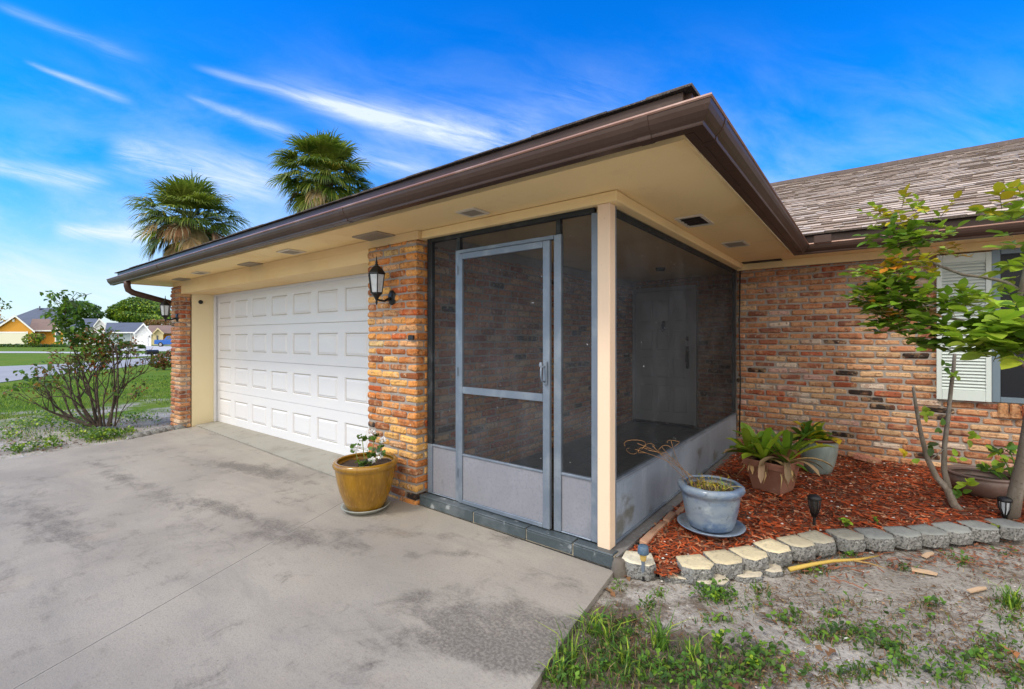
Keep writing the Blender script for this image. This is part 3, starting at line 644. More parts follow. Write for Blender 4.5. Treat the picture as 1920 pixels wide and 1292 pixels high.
# screen door
sd=bpy.data.objects.new('screen_door',None); COL.objects.link(sd); sd.parent=H; sd.location=Vector((-2.15,2.66,0))-H.location
ya,yb_=2.640,2.670
b=MB(); bar(b,-2.586,-2.543,.095,2.068,ya,yb_); bar(b,-1.778,-1.722,.095,2.068,ya,yb_); bar(b,-2.542,-1.779,2.022,2.068,ya,yb_); bar(b,-2.542,-1.779,.962,1.016,ya,yb_); bar(b,-2.542,-1.779,.472,.486,ya,yb_); bar(b,-2.542,-1.779,.095,.125,ya,yb_)
b.build('door_frame',mt['frame_grey'],sd)
b=MB(); b.box(-2.541,-1.780,2.650,2.662,.126,.471); b.build('kick_panel',mt['kick'],sd)
for za,zb in ((.487,.961),(1.017,2.021)):
    b=MB(); quad(b,[(-2.541,2.656,za),(-1.780,2.656,za),(-1.780,2.656,zb),(-2.541,2.656,zb)]); b.build('screen_mesh',mt['screen'],sd)
b=MB(); b.box(-1.765,-1.735,2.622,2.6395,1.08,1.24,.004); b.tube([(-1.75,2.63,1.10),(-1.752,2.59,1.11),(-1.755,2.585,1.15),(-1.757,2.59,1.2),(-1.75,2.63,1.21)],.007,6); b.lathe([(.012,0),(.014,.012),(.008,.03)],(-1.775,2.615,1.205),10); b.build('door_handle',mt['frame_grey'],sd)
for z in (.3,1.1,1.9):
    b=MB(); b.box(-2.592,-2.583,2.628,2.6395,z,z+.07,.002); b.build('hinge',mt['frame_grey'],sd)
# wires / small fittings
b=MB(); b.tube([(-1.255,6.185,2.22),(-1.262,6.18,1.5),(-1.25,6.18,.9),(-1.26,6.18,.2)],.008,6); b.build('cable',mt['black_plastic'],H)
b=MB(); b.lathe([(.0,-.02),(.03,-.018),(.034,0)],(0,0,0),14); b.v=[(-8.664-z*1.0,2.86+x,1.99+y) for x,y,z in b.v]; b.v=[(-8.664+(-8.664-p[0])*-1,p[1],p[2]) for p in b.v]; b.build('sensor',mt['black_plastic'],H)
b=MB(); b.box(-3.075,-3.01,2.535,2.558,1.385,1.425,.005); b.build('outlet_cover',mt['black_plastic'],H)
# --- shutter and window
sh=bpy.data.objects.new('shutter',None); COL.objects.link(sh); sh.parent=H; sh.location=Vector((.71,6.17,1.5))-H.location
b=MB(); b.box(.521,.56,6.15,6.185,.80,2.21,.003); b.box(.862,.901,6.15,6.185,.80,2.21,.003); b.box(.561,.861,6.15,6.185,.80,.90,.003); b.box(.561,.861,6.15,6.185,2.13,2.21,.003); b.box(.561,.861,6.15,6.185,1.47,1.53,.003); b.build('shutter_frame',mt['shutter'],sh)
b=MB(); z=.905
while z<2.125:
    if not(1.45<z<1.53): b.add([(.561,6.152,z),(.861,6.152,z),(.861,6.178,z+.034),(.561,6.178,z+.034),(.561,6.156,z-.004),(.861,6.156,z-.004)],[(0,1,2,3),(4,5,1,0)])
    z+=.031
b.box(.561,.861,6.179,6.186,.90,2.13); b.build('louvre_slats',mt['shutter'],sh)
wn=bpy.data.objects.new('window',None); COL.objects.link(wn); wn.parent=H; wn.location=Vector((1.6,6.25,1.5))-H.location
b=MB(); 
for (xa,xb,za,zb) in ((.905,.965,.80,2.227),(2.30,2.35,.80,2.227),(.966,2.299,.80,.85),(.966,2.299,2.18,2.227),(1.60,1.64,.851,2.179),(.966,1.599,1.50,1.53)): b.box(xa,xb,6.19,6.26,za,zb,.003)
b.build('window_frame',mt['window_frame'],wn)
b=MB(); b.box(.966,1.599,6.23,6.235,.851,1.499); b.box(.966,1.599,6.23,6.235,1.531,2.179); b.box(1.641,2.299,6.23,6.235,.851,2.179); b.build('pane',mt['glass'],wn)
b=MB(); n=60
vs=[];
for i in range(n+1):
    x=.95+1.4*i/n; y=6.34+.02*math.sin(i*1.3); vs+=[(x,y,.8),(x,y,2.22)]
b.add(vs,[(2*i,2*i+2,2*i+3,2*i+1) for i in range(n)],smooth=True); b.box(.9,2.4,6.42,6.45,.8,2.3); b.build('curtain',mt['curtain'],wn)
b=MB(); b.box(-.68,3.6,6.22,12,ZS+.021,ZS+.04); b.build('attic_floor',mt['vent_grey'],H)
for q in ((3.25,3.4,6.42,12,-.1,2.3),(-.6,3.24,11.9,12.05,-.1,2.3)):
    b=MB(); b.box(*q); b.build('stucco_wall',mt['jamb_paint'],H)

# ================================================================== WALL LANTERNS
def lantern(x,y,z,label):
    r=thing('wall_lantern',label,'wall lantern',(x,y+.16,z),'black carriage lanterns on the brick pillars')
    cx,cy=x,y; S=6
    def hexr(r_,zz,cx=cx,cy=cy): return [(cx+r_*math.cos(math.pi/6+2*math.pi*k/6),cy+r_*math.sin(math.pi/6+2*math.pi*k/6),zz) for k in range(6)]
    b=MB(); z0=z
    def loft(lv):
        vs=[]; 
        for r_,zz in lv: vs+=hexr(r_,zz)
        fs=[(i*6+k,i*6+(k+1)%6,(i+1)*6+(k+1)%6,(i+1)*6+k) for i in range(len(lv)-1) for k in range(6)]+[tuple(range(6))[::-1],tuple((len(lv)-1)*6+k for k in range(6))]
        b.add(vs,fs)
    loft([(.074,z+.255),(.080,z+.258),(.078,z+.268),(.052,z+.300),(.026,z+.326),(.014,z+.332)])
    b.lathe([(.014,.330),(.016,.340),(.008,.35),(.011,.360),(.006,.372),(.004,.40),(.001,.415)],(cx,cy,z),10)
    b.build('lantern_roof',mt['black_metal'],r)
    b=MB(); loft([(.044,z+.088),(.054,z+.092),(.054,z+.100),(.05,z+.103)]); 
    T=hexr(.070,z+.254); Bt=hexr(.050,z+.103)
    for a,c in zip(T,Bt): b.tube([a,c],.0045,5)
    b.lathe([(.001,-.005),(.006,.005),(.010,.02),(.008,.035),(.015,.05),(.026,.07),(.044,.088)],(cx,cy,z),12); b.build('lantern_cage',mt['black_metal'],r)
    b=MB(); T=hexr(.066,z+.253); Bt=hexr(.047,z+.104)
    for k in range(6): b.add([T[k],T[(k+1)%6],Bt[(k+1)%6],Bt[k]],[(0,1,2,3)])
    b.build('lantern_glass',mt['frosted'],r)
    b=MB(); b.tube([(cx,cy,z+.045),(cx,cy+.03,z+.040),(cx,cy+.08,z+.035),(cx,cy+.12,z+.055),(cx,cy+.15,z+.06)],[.008,.009,.010,.014,.02],8); b.build('lantern_arm',mt['black_metal'],r)
    b=MB(); b.lathe([(.0,.02),(.022,.018),(.035,.012),(.047,.006),(.05,0)],(0,0,0),20); b.v=[(cx+px,cy+.158-pz,z+.07+py*1.35) for px,py,pz in b.v]; b.build('back_plate',mt['black_metal'],r)
    return r
lantern(-3.315,2.40,1.685,'black carriage lantern on the orange brick pillar between garage door and porch')
lantern(-8.74,2.40,1.655,'black carriage lantern on the far brick pillar under the downspout')

# ================================================================== POTS
def pot(name,label,cat,c,prof,mat,thick=.018,wob=None,rimmat=None,grp=None):
    r=thing(name,label,cat,c,grp)
    b=MB(); full=[(0.001,0)]+prof+[(prof[-1][0]-thick*.6,prof[-1][1]+.001),(prof[-1][0]-thick*1.3,prof[-1][1]-.01)]+[(max(.02,q[0]-thick*1.3),q[1]) for q in prof[::-1][1:-1]]
    b.lathe(full,c,40,wob=wob); b.build('pot_body',mat,r)
    zt=prof[-1][1]; rr=prof[-1][0]-thick*1.2
    b=MB(); zs=zt-.045
    vs=[(c[0],c[1],c[2]+zs+.01)]; n=24
    for ring_ in (.5,1.0):
        for k in range(n):
            t=2*math.pi*k/n; vs.append((c[0]+rr*ring_*.99*math.cos(t),c[1]+rr*ring_*.99*math.sin(t),c[2]+zs+rnd.uniform(-.008,.008)))
    fs=[(0,1+k,1+(k+1)%n) for k in range(n)]+[(1+k,1+n+k,1+n+(k+1)%n,1+(k+1)%n) for k in range(n)]
    b.add(vs,fs,smooth=True); b.build('soil',mt['soil'],r)
    return r
def saucer(label,c,R,mat,h=.035):
    b=MB(); b.lathe([(.001,.004),(R*.72,.0),(R*.8,.004),(R,h*.8),(R+.008,h),(R-.006,h+.001),(R*.82,h*.4),(R*.7,.012),(.001,.012)],c,40); o=b.build('plant_saucer',mat); o.location=(0,0,0)
    tag(o,label,'plant saucer'); return o
YP=Vector((-3.265,2.26,0))
saucer('grey glazed saucer under the amber pot on the concrete',(YP.x,YP.y,.001),.185,mt['saucer_grey'],.04)
pot('flower_pot','large glossy amber ceramic pot at the foot of the brick pillar','pot',(YP.x,YP.y,.016),
    [(.135,0),(.148,.01),(.172,.06),(.205,.15),(.226,.24),(.238,.32),(.240,.335),(.252,.345),(.258,.36),(.256,.382),(.245,.392)],mt['amber_glaze'],.024,wob=lambda t,z:.006*math.sin(9*t)*(z<.33))
BP=Vector((-.868,3.36,.085))
saucer('blue glazed saucer under the blue-grey pot on the red mulch',(BP.x,BP.y,.088),.212,mt['blue_glaze'],.036)
pot('flower_pot','blue-grey glazed pot with wavy rim and dried plant on the mulch','pot',(BP.x,BP.y,.104),
    [(.125,0),(.145,.012),(.160,.06),(.176,.14),(.186,.215),(.188,.235),(.203,.245),(.212,.265),(.208,.29),(.195,.297)],mt['blue_glaze'],.022,wob=lambda t,z:(.022*math.sin(8*t) if z>.235 else 0))
SP=Vector((-.395,5.36,.10))
r=pot('flower_pot','tall sage green jar with dark red rim against the brick wall','pot',(SP.x,SP.y,.09),
    [(.085,0),(.105,.015),(.135,.10),(.155,.2),(.163,.28),(.158,.315),(.150,.322)],mt['sage_glaze'],.02)
b=MB(); b.lathe([(.150,.322),(.168,.327),(.176,.34),(.170,.352),(.150,.350),(.142,.335)],(SP.x,SP.y,.09),32); b.build('pot_rim',mt['red_glaze'],r)
WP=Vector((.735,5.42,.10))
r=pot('bowl_planter','wide low brown bowl planter beneath the window','planter',(WP.x,WP.y,.10),
    [(.10,0),(.12,.01),(.185,.05),(.225,.105),(.232,.145),(.222,.165),(.215,.168)],mt['bowl_glaze'],.02)
b=MB(); b.lathe([(.215,.166),(.235,.170),(.24,.18),(.232,.188),(.21,.186),(.20,.17)],(WP.x,WP.y,.10),32); b.build('pot_rim',mt['bowl_glaze'],r)
# square terracotta planter
TP=Vector((-.665,4.56,.09)); ang=R_(-18)
r=thing('square_planter','square tapered terracotta planter holding the bromeliads','planter',TP)
b=MB()
def sq(w,z,e=0):
    ca,sa=math.cos(ang),math.sin(ang); return [(TP.x+x*ca-y*sa,TP.y+x*sa+y*ca,TP.z+z) for x,y in ((-w,-w),(w,-w),(w,w),(-w,w))]
lv=[(.115,0),(.150,.20),(.153,.205),(.172,.207),(.176,.255),(.170,.262),(.150,.258),(.148,.20)]
vs=[];
for w,z in lv: vs+=sq(w,z)
b.add(vs,[(i*4+k,i*4+(k+1)%4,(i+1)*4+(k+1)%4,(i+1)*4+k) for i in range(len(lv)-1) for k in range(4)]+[(3,2,1,0)])
b.build('planter_body',mt['terracotta'],r)
b=MB(); b.add(sq(.149,.225),[(0,1,2,3)]); b.build('soil',mt['soil'],r)
# ================================================================== PLANTS
def rv(r,s=1): return Vector((r.uniform(-s,s),r.uniform(-s,s),r.uniform(-s,s)))
def gcol(r,kind='mid'):
    base={'mid':(.075,.17,.018),'dark':(.03,.075,.012),'fresh':(.15,.27,.02),'deep':(.10,.20,.022),'lime':(.32,.44,.035),'yellow':(.55,.42,.02),'orange':(.55,.20,.02),'red':(.25,.05,.02),'brown':(.16,.085,.035),'straw':(.45,.32,.14),'tan':(.32,.21,.11)}[kind]
    k=r.uniform(.7,1.3); return tuple(q*k*r.uniform(.9,1.1) for q in base)
# geranium in amber pot
r=random.Random(31); c=Vector((YP.x,YP.y,.37))
g=thing('geranium','leggy geranium with white flowers growing in the amber pot','plant',c)
st=MB(); lf=MB(); fl_=MB()
tips=[]
for (dx,dy,dz) in ((-.02,-.09,.14),(.10,-.02,.12),(.14,.05,.17),(.09,.0,.06),(.02,.07,.22),(-.05,0,.20),(.18,0,.12),(.04,-.07,.02)):
    base=c+Vector((.03+r.uniform(-.03,.03),r.uniform(-.03,.03),-.015)); tip=c+Vector((dx,dy,dz)); mid=(base+tip)/2+Vector((dx*.15,dy*.15,-.01)); st.tube([base,mid,tip],[.005,.004,.003],5,(.25,.30,.08)); tips.append(tip)
for ti,tip in enumerate(tips):
    for k in range(9):
        d=rv(r).normalized(); d.z=abs(d.z)*.6; p=tip+rv(r,.028)
        # round ruffled leaf
        n=8; nn=(Vector((0,-.3,1))+rv(r,.6)).normalized(); a=nn.orthogonal().normalized(); q=nn.cross(a); R0=r.uniform(.016,.028)
        vs=[p]+[p+(a*math.cos(2*math.pi*i/n)+q*math.sin(2*math.pi*i/n))*R0*(1 if i%2 else .82)+nn*(.006 if i%2 else -.003) for i in range(n)]
        lf.add(vs,[(0,1+i,1+(i+1)%n) for i in range(n)],gcol(r,'mid' if r.random()<.7 else 'dark'),True)
for tip in (tips[0]+Vector((.06,-.02,.01)),tips[2]+Vector((.015,-.0,.035)),tips[6]+Vector((0,0,-.02)),tips[4]+Vector((.0,-.02,.03)),tips[3]+Vector((.06,-.05,0))):
    for k in range(22):
        d=rv(r).normalized(); fl_.leaf(tip+d*.008,d,rv(r),.027,.022)
    fl_.build('flower',mt['petal'],g); fl_=MB()
st.build('stem',mt['dry'],g); lf.build('foliage',mt['leaf'],g)
# dried plant in blue pot
r=random.Random(32); c=Vector((BP.x,BP.y,.36)); g=thing('dried_plant','dead straw-coloured plant with long curling stems in the blue-grey pot','plant',c)
st=MB(); lf=MB()
def gcurve(p0,p1,bow,n=8):
    p0=Vector(p0);p1=Vector(p1); return [p0.lerp(p1,i/n)+Vector(bow)*math.sin(math.pi*i/n) for i in range(n+1)]
tipw=at(1190,2.9,845); base=c+Vector((-.10,.02,0))
for k in range(6):
    e=at(1235+r.uniform(-45,25),2.95+r.uniform(-.1,.1),835+r.uniform(-12,16))
    st.tube(gcurve(base+rv(r,.03),e,(r.uniform(-.02,.02),r.uniform(-.04,.04),r.uniform(-.01,.05))),.0017,4,(.36,.19,.08))
    ctr=e+Vector((r.uniform(-.05,.02),0,-.01)); rr=r.uniform(.03,.07); ph=r.uniform(0,6)
    ax1=Vector((RX,RY,0)); st.tube([ctr+ax1*rr*math.cos(ph+t*.5)+Vector((0,0,1))*rr*.5*math.sin(ph+t*.5)+Vector((FX,FY,0))*.02*math.sin(t) for t in range(10)],.0012,4,(.40,.20,.07))
st.tube(gcurve(c+Vector((.08,-.02,0)),c+Vector((.20,.0,.05)),(0,0,.02)),.002,4,gcol(r,'straw'))
for k in range(150):
    a=r.uniform(0,6.28); rr=.16*math.sqrt(r.random()); p=c+Vector((rr*math.cos(a)-.01,rr*math.sin(a),-.03)); L=r.uniform(.04,.12); d=Vector((r.uniform(-.5,.5),r.uniform(-.5,.5),1)).normalized()
    col=gcol(r,r.choice(('straw','straw','lime','tan','yellow'))); col=tuple(q*.8 for q in col)
    st.tube([p,p+d*L],[.0015,.0008],3,col)
    for m in range(4): lf.leaf(p+d*L*r.uniform(.3,1),rv(r),rv(r),.014,.006,col)
st.build('stem',mt['dry'],g); lf.build('foliage',mt['dry'],g)
# bromeliads
def strap(mb,p,d,L,W,col,droop=.5,n=7,up=Vector((0,0,1)),tipc=None):
    p=Vector(p); d=Vector(d).normalized(); side=d.cross(up)
    if side.length<.01: side=Vector((1,0,0))
    side.normalize(); vs=[]; cur=p.copy(); dd=d.copy()
    for i in range(n+1):
        t=i/n; w=W*.5*(.55+.9*t if t<.5 else 1.0)*(1 if t<.8 else math.sqrt(max(0,1-((t-.8)/.2)**2))*.98+.02); nn=side.cross(dd).normalized()
        vs+=[cur+side*w+nn*w*.45,cur,cur-side*w+nn*w*.45]
        dd=(dd-Vector((0,0,droop*1.6/n*(t+.3)))).normalized(); cur=cur+dd*L/n
    fs=[]
    for i in range(n): q=3*i; fs+=[(q,q+3,q+4,q+1),(q+1,q+4,q+5,q+2)]
    mb.add(vs,fs,col,True)
r=random.Random(33)
g=thing('bromeliad','spreading bromeliad with green and withered brown strap leaves in the square planter','plant',(TP.x,TP.y,.33))
lf=MB(); dr=MB()
for cen,nl,sc_ in ((Vector((TP.x-.07,TP.y-.03,.33)),24,1.0),(Vector((TP.x+.10,TP.y,.33)),24,1.05),(Vector((TP.x-.2,TP.y+.05,.33)),16,.9)):
    for k in range(nl):
        a=k*2.4+r.uniform(-.3,.3); t=k/nl; el=.25+1.05*t; d=Vector((math.cos(a)*math.cos(el),math.sin(a)*math.cos(el),math.sin(el)))
        L=r.uniform(.27,.40)*sc_; dead=(t<.45 and r.random()<.6)
        if dead: strap(dr,cen+Vector((0,0,.0)),(d+rv(r,.25)),L*1.05,r.uniform(.03,.05),gcol(r,r.choice(('brown','tan','tan','straw'))),1.1)
        else: strap(lf,cen,d,L,r.uniform(.052,.078),gcol(r,r.choice(('fresh','lime','lime','lime','mid') if t<.85 else ('mid','fresh','lime'))),.75)
for k in range(45):
    a=r.uniform(0,6.28); p=Vector((TP.x-.03,TP.y-.05,.34))+Vector((math.cos(a)*.17,math.sin(a)*.15,r.uniform(-.02,.02))); dr.leaf(p,Vector((math.cos(a)*.3,math.sin(a)*.3,-1)),rv(r),r.uniform(.06,.2),.014,gcol(r,r.choice(('brown','tan','straw'))))
lf.build('foliage',mt['leaf'],g); dr.build('withered_leaves',mt['dry'],g)
g=thing('broadleaf_plant','bright green broad-leaved plant in the tall sage green jar','plant',(SP.x,SP.y,.42))
lf=MB()
for k in range(34):
    a=r.uniform(0,6.28); el=r.uniform(.2,1.35); d=Vector((math.cos(a)*math.cos(el)-.12,math.sin(a)*math.cos(el)-.1,math.sin(el)))
    strap(lf,Vector((SP.x-.05+r.uniform(-.08,.1),SP.y+r.uniform(-.06,.06),.40)),d,r.uniform(.14,.27),r.uniform(.05,.085),gcol(r,r.choice(('mid','lime','mid','yellow','mid'))),.9)
lf.build('foliage',mt['leaf'],g)
g=thing('broadleaf_plant','low dark green weed beside the brown bowl planter at the wall','plant',(.95,5.5,.12))
lf=MB(); st=MB()
for (q,h) in ((at(1873,3.8,848),0),(at(1900,3.8,875),0),(at(1850,3.75,880),0),(at(1893,3.75,845),0),(at(1868,3.6,880),0)):
    st.tube(gcurve((.93,5.45,.08),q,(.02,0,.03)),.004,5,gcol(r,'mid'))
    for k in range(9): lf.leaf(q+rv(r,.035),rv(r)+Vector((0,0,.2)),Vector((0,-.6,.8))+rv(r,.5),r.uniform(.06,.09),r.uniform(.035,.055),gcol(r,r.choice(('mid','dark','mid','lime'))),segs=4)
lf.build('foliage',mt['leaf'],g); st.build('stem',mt['dry'],g)

# --- right-hand slender tree: forked stem near the wall
r=random.Random(41)
g=thing('sapling','slender forked grey sapling with cut tops leaning up from the mulch bed','tree',(.56,4.85,.09))
B0=at(1808,3.5,968)
st=MB()
F1=at(1775,3.52,915)
st.tube([B0,at(1788,3.51,945),F1,at(1756,3.54,895),at(1738,3.56,858),at(1726,3.58,810),at(1718,3.58,765),at(1712,3.6,726)],[.032,.028,.024,.021,.018,.014,.012,.009],8)
st.tube([F1+Vector((.01,0,0)),at(1770,3.55,880),at(1771,3.56,835),at(1778,3.56,780),at(1783,3.55,730),at(1788,3.55,690),at(1790,3.55,663)],[.022,.018,.016,.014,.013,.012,.011],8)
st.tube([at(1771,3.56,840),at(1750,3.5,858),at(1738,3.5,868)],[.005,.004,.002],5); st.tube([at(1722,3.58,825),at(1713,3.55,815)],[.004,.002],5)
st.build('trunk',mt['bark'],g)
lf=MB()
for (x,y,n,kind) in ((1737,775,5,'lime'),(1760,800,2,'mid'),(1795,705,3,'lime'),(1768,690,3,'mid'),(1740,838,3,'dark'),(1820,820,3,'lime'),(1795,862,4,'lime'),(1812,905,9,'lime'),(1800,925,6,'mid'),(1714,868,2,'lime'),(1700,855,2,'yellow')):
    q=at(x,3.5,y)
    for k in range(n+1): lf.leaf(q+rv(r,.02),rv(r)+Vector((0,0,.1)),Vector((.1,-.8,.5))+rv(r,.4),r.uniform(.04,.075),r.uniform(.03,.045),gcol(r,kind),segs=4)
lf.build('crown',mt['leaf'],g)
# --- tree at right edge with crown reaching into view
g=thing('tree','leafy young tree at the right edge with yellow-tipped branches crossing the shutter','tree',(.86,5.0,.09))
st=MB()
K1=at(1938,3.15,700)
st.tube([at(1893,3.38,975),at(1903,3.35,930),at(1918,3.3,860),at(1930,3.2,780),K1,at(1925,3.0,620),at(1912,2.95,555),at(1935,2.9,450),at(1960,2.8,330)],[.05,.043,.034,.028,.024,.02,.015,.012,.008],9)
br1=[at(1912,2.95,545),at(1885,2.97,528),at(1845,3.0,520),at(1805,3.02,515),at(1765,3.04,500),at(1735,3.06,485),at(1720,3.08,470)]
st.tube(br1,[.013,.011,.010,.009,.008,.007,.005],7)
br2=[at(1938,3.1,700),at(1890,3.0,660),at(1850,2.95,620),at(1800,2.95,600),at(1745,3.0,590),at(1690,3.05,565),at(1650,3.1,535)]
st.tube(br2,[.016,.012,.010,.009,.007,.006,.004],7)
br3=[at(1720,3.08,470),at(1705,3.1,430),at(1712,3.12,400)]; st.tube(br3,[.005,.004,.003],5)
br4=[at(1765,3.04,500),at(1720,3.0,520),at(1670,2.98,530),at(1620,3.0,515)]; st.tube(br4,[.006,.005,.004,.003],5)
br5=[at(1850,2.95,620),at(1870,2.8,640),at(1895,2.6,650)]; st.tube(br5,[.008,.006,.004],6)
st.build('trunk',mt['bark'],g)
lf=MB()
def spray(cx,cy,d,rx,ry,n,kinds,Ls=(.05,.085),r=r,dz=.28):
    "leafy twigs: short shoots with paired leaflets through an ellipsoid volume"
    cen=at(cx,d,cy)
    for k in range(int(n*1.2)):
        while True:
            u,v,w=r.uniform(-1,1),r.uniform(-1,1),r.uniform(-1,1)
            if u*u+v*v+w*w<1: break
        p=cen+Vector((RX,RY,0))*(u*rx/FOC*d)+Vector((0,0,-v*ry/FOC*d))+Vector((FX,FY,0))*w*dz
        a=(Vector((RX,RY,0))*(-.5+r.uniform(-1,1))+Vector((FX,FY,0))*r.uniform(-.9,.9)+Vector((0,0,r.uniform(-.35,.75)))).normalized(); L=r.uniform(.07,.14)
        lf.tube([p,p+a*L],[.0022,.0012],3,(.25,.2,.1))
        kind={'mid':'fresh','dark':'deep'}.get(kk0:=r.choice(kinds),kk0); side=a.cross(Vector((0,0,1))).normalized()
        for m in range(5):
            q=p+a*L*(.2+.2*m); sg=1 if m%2 else -1; d2=(a*.6+side*sg*.8+Vector((0,0,r.uniform(-.2,.3)))).normalized() if m<4 else a
            lf.leaf(q,d2,Vector((0,0,1))+rv(r,.45),r.uniform(*Ls),r.uniform(.034,.048)*Ls[1]/.068,gcol(r,kind),droop=.12,segs=5)
spray(1700,412,3.1,62,22,16,('yellow','lime','lime','yellow'),(.04,.06),dz=.15)
spray(1640,415,3.1,24,12,3,('lime',),(.035,.05),dz=.1)
spray(1700,455,3.05,52,22,24,('mid','dark','mid','lime'),dz=.18)
spray(1700,512,3.0,70,22,22,('yellow','lime','orange','lime','mid','yellow'),(.045,.07),dz=.2)
spray(1640,515,3.0,28,20,5,('lime','mid'),(.045,.07),dz=.1)
spray(1712,560,3.0,80,34,52,('mid','dark','mid','lime'),dz=.25)
spray(1655,560,3.05,35,30,14,('mid','mid','dark'),dz=.15)
spray(1740,610,2.95,85,28,36,('dark','dark','mid','mid'),dz=.25)
spray(1700,590,2.95,55,20,12,('orange','brown','mid'),(.04,.06),dz=.15)
spray(1778,640,2.85,45,22,14,('dark','mid'),(.06,.09),dz=.15)
spray(1840,570,2.9,50,30,14,('mid','lime','mid'),dz=.2)
spray(1860,620,2.6,55,32,22,('mid','lime','mid','lime'),(.08,.12),dz=.2)
spray(1905,650,2.5,40,40,18,('mid','lime'),(.08,.12),dz=.2)
spray(1860,590,2.6,26,14,4,('lime','mid'),(.06,.1),dz=.15)
spray(1800,475,3.0,40,14,5,('orange','yellow','lime'),(.035,.055),dz=.1)
spray(1775,440,3.0,18,14,4,('lime',),(.04,.06),dz=.06)
spray(1900,390,2.8,26,22,7,('lime','yellow'),(.06,.09),dz=.1)
spray(1935,490,2.8,18,40,3,('mid','lime'),(.07,.1),dz=.1)
spray(2020,420,2.7,50,160,30,('mid','lime'),(.07,.1),dz=.4)
spray(2030,640,2.6,50,60,14,('mid','lime'),(.07,.1),dz=.3)
lf.build('crown',mt['leaf'],g)

# --- left shrub: dark woody, many stems
r=random.Random(51)
g=thing('shrub','tangled woody shrub with bare branches and a dark green leafy top on the lawn','shrub',(-9.7,1.75,0))
st=MB(); lf=MB()
tipsS=[]
def grow(p,d,L,rad,lev):
    n=5; pts=[p.copy()]; cur=p.copy(); dd=d.copy()
    for i in range(n):
        dd=(dd+rv(r,.13)+Vector((0,0,.05 if lev<2 else .02))).normalized(); cur=cur+dd*L/n; pts.append(cur.copy())
    st.tube(pts,[rad*(1-.45*i/n) for i in range(n+1)],5 if lev<2 else 4,cap=False)
    if lev>=4: tipsS.append((cur,dd)); return
    k=r.choice((2,3)) if lev<3 else 2
    for j in range(k):
        q=pts[r.choice((3,4,5,5))]; nd=(dd+rv(r,.65)+Vector((0,0,.08))).normalized()
        grow(q,nd,L*r.uniform(.55,.8),rad*.58,lev+1)
base=Vector((-9.70,1.75,0)); RT=Vector((RX,RY,0)); FW=Vector((FX,FY,0)); UP=Vector((0,0,1))
# main limbs: (right, up, forward) directions seen from the drive
for (rt,up_,fw,L,rad,off) in ((-1.0,.34,.0,.62,.034,0),(-.75,.55,.2,.60,.03,0),(-.45,.9,-.2,.55,.03,0),(-.2,1,.1,.58,.026,.05),(.02,1,0,.55,.03,.08),(.1,1,.15,.60,.026,.18),(.22,1,-.1,.62,.024,.22),(-.9,.75,-.3,.58,.026,-.03),(-1.0,.2,-.2,.55,.022,-.03),(.45,.7,0,.36,.012,.3),(-.6,.85,.3,.6,.024,.02),(-.05,1,-.2,.6,.02,.14)):
    grow(base+RT*off,(RT*rt+UP*up_+FW*fw).normalized(),L,rad*.78,1)
for rt in (.24,.30): st.tube(gcurve(base+RT*rt,base+RT*(rt+.02)+UP*1.3,(.02,.03,0)),[.011]*9,6)
st.build('branches',mt['bark_dark'],g)
def dist2img(p):
    d=p.x*FX+p.y*FY; s=p.x*RX+p.y*RY; return 960+FOC*s/d, 634+FOC*(EYE-p.z)/d
for p,dd in tipsS:
    x,y=dist2img(p)
    dens=9 if (y<640 and x>95) else (7 if y<700 else 3)
    for k in range(dens):
        kind=r.choice(('dark','mid','dark','mid')) if (y<640 and x>90) else r.choice(('red','brown','dark','brown'))
        if y<610 and x>140: kind=r.choice(('brown','mid','dark','red'))
        s=r.uniform(.035,.06) if kind in('red','brown') else r.uniform(.05,.08)
        lf.leaf(p+rv(r,.05),rv(r),UP+rv(r,.6),s,s*.62,gcol(r,kind),segs=3)
# leafy top
def blob(cx,cy,d,rx,ry,n,kinds,s=(.06,.1)):
    n=int(n*1.6); s=(s[0]*1.2,s[1]*1.3)
    cen=at(cx,d,cy)
    for k in range(n):
        while True:
            u,v,w=r.uniform(-1,1),r.uniform(-1,1),r.uniform(-1,1)
            if u*u+v*v+w*w<1: break
        p=cen+RT*(u*rx/FOC*d)-UP*(v*ry/FOC*d)+FW*w*.25; L=r.uniform(*s)
        lf.leaf(p,rv(r),UP+rv(r,.7),L,L*.6,gcol(r,r.choice(kinds)),segs=3)
for q in ((120,552,7.3,38,6,26),(105,560,7.3,20,5,14),(140,575,7.3,30,10,45),(112,590,7.3,20,14,60),(128,610,7.3,26,16,110),(140,632,7.3,26,14,90),(165,640,7.3,40,22,120),(195,630,7.35,30,16,80),(205,655,7.35,16,22,45),(185,665,7.3,22,14,30),(95,700,7.3,60,26,60),(60,720,7.3,40,20,25),(190,690,7.3,25,20,35),(215,735,7.3,15,20,18)):
    blob(*q,('dark','mid','dark','mid') if q[0]<150 else ('mid','dark','brown','mid','red'),(.04,.085) if q[0]<150 else (.035,.065))
tp=[(128,640),(118,600),(112,575),(128,556),(140,546)]
bt=MB(); bt.tube([at(x,7.3,y) for x,y in ((180,790),(165,720),(140,660),(120,610),(125,570),(145,548))],[.02,.014,.010,.008,.005,.003],5)
for (a,c_) in (((125,575),(85,556)),((122,590),(95,560)),((130,568),(172,550)),((135,640),(190,610)),((160,700),(215,640)),((160,700),(212,620))): bt.tube([at(a[0],7.3,a[1]),at((a[0]+c_[0])/2,7.28,(a[1]+c_[1])/2-3),at(c_[0],7.3,c_[1])],[.006,.005,.003],4)
bt.build('branches',mt['bark_dark'],g)
lf.build('foliage',mt['leaf'],g)
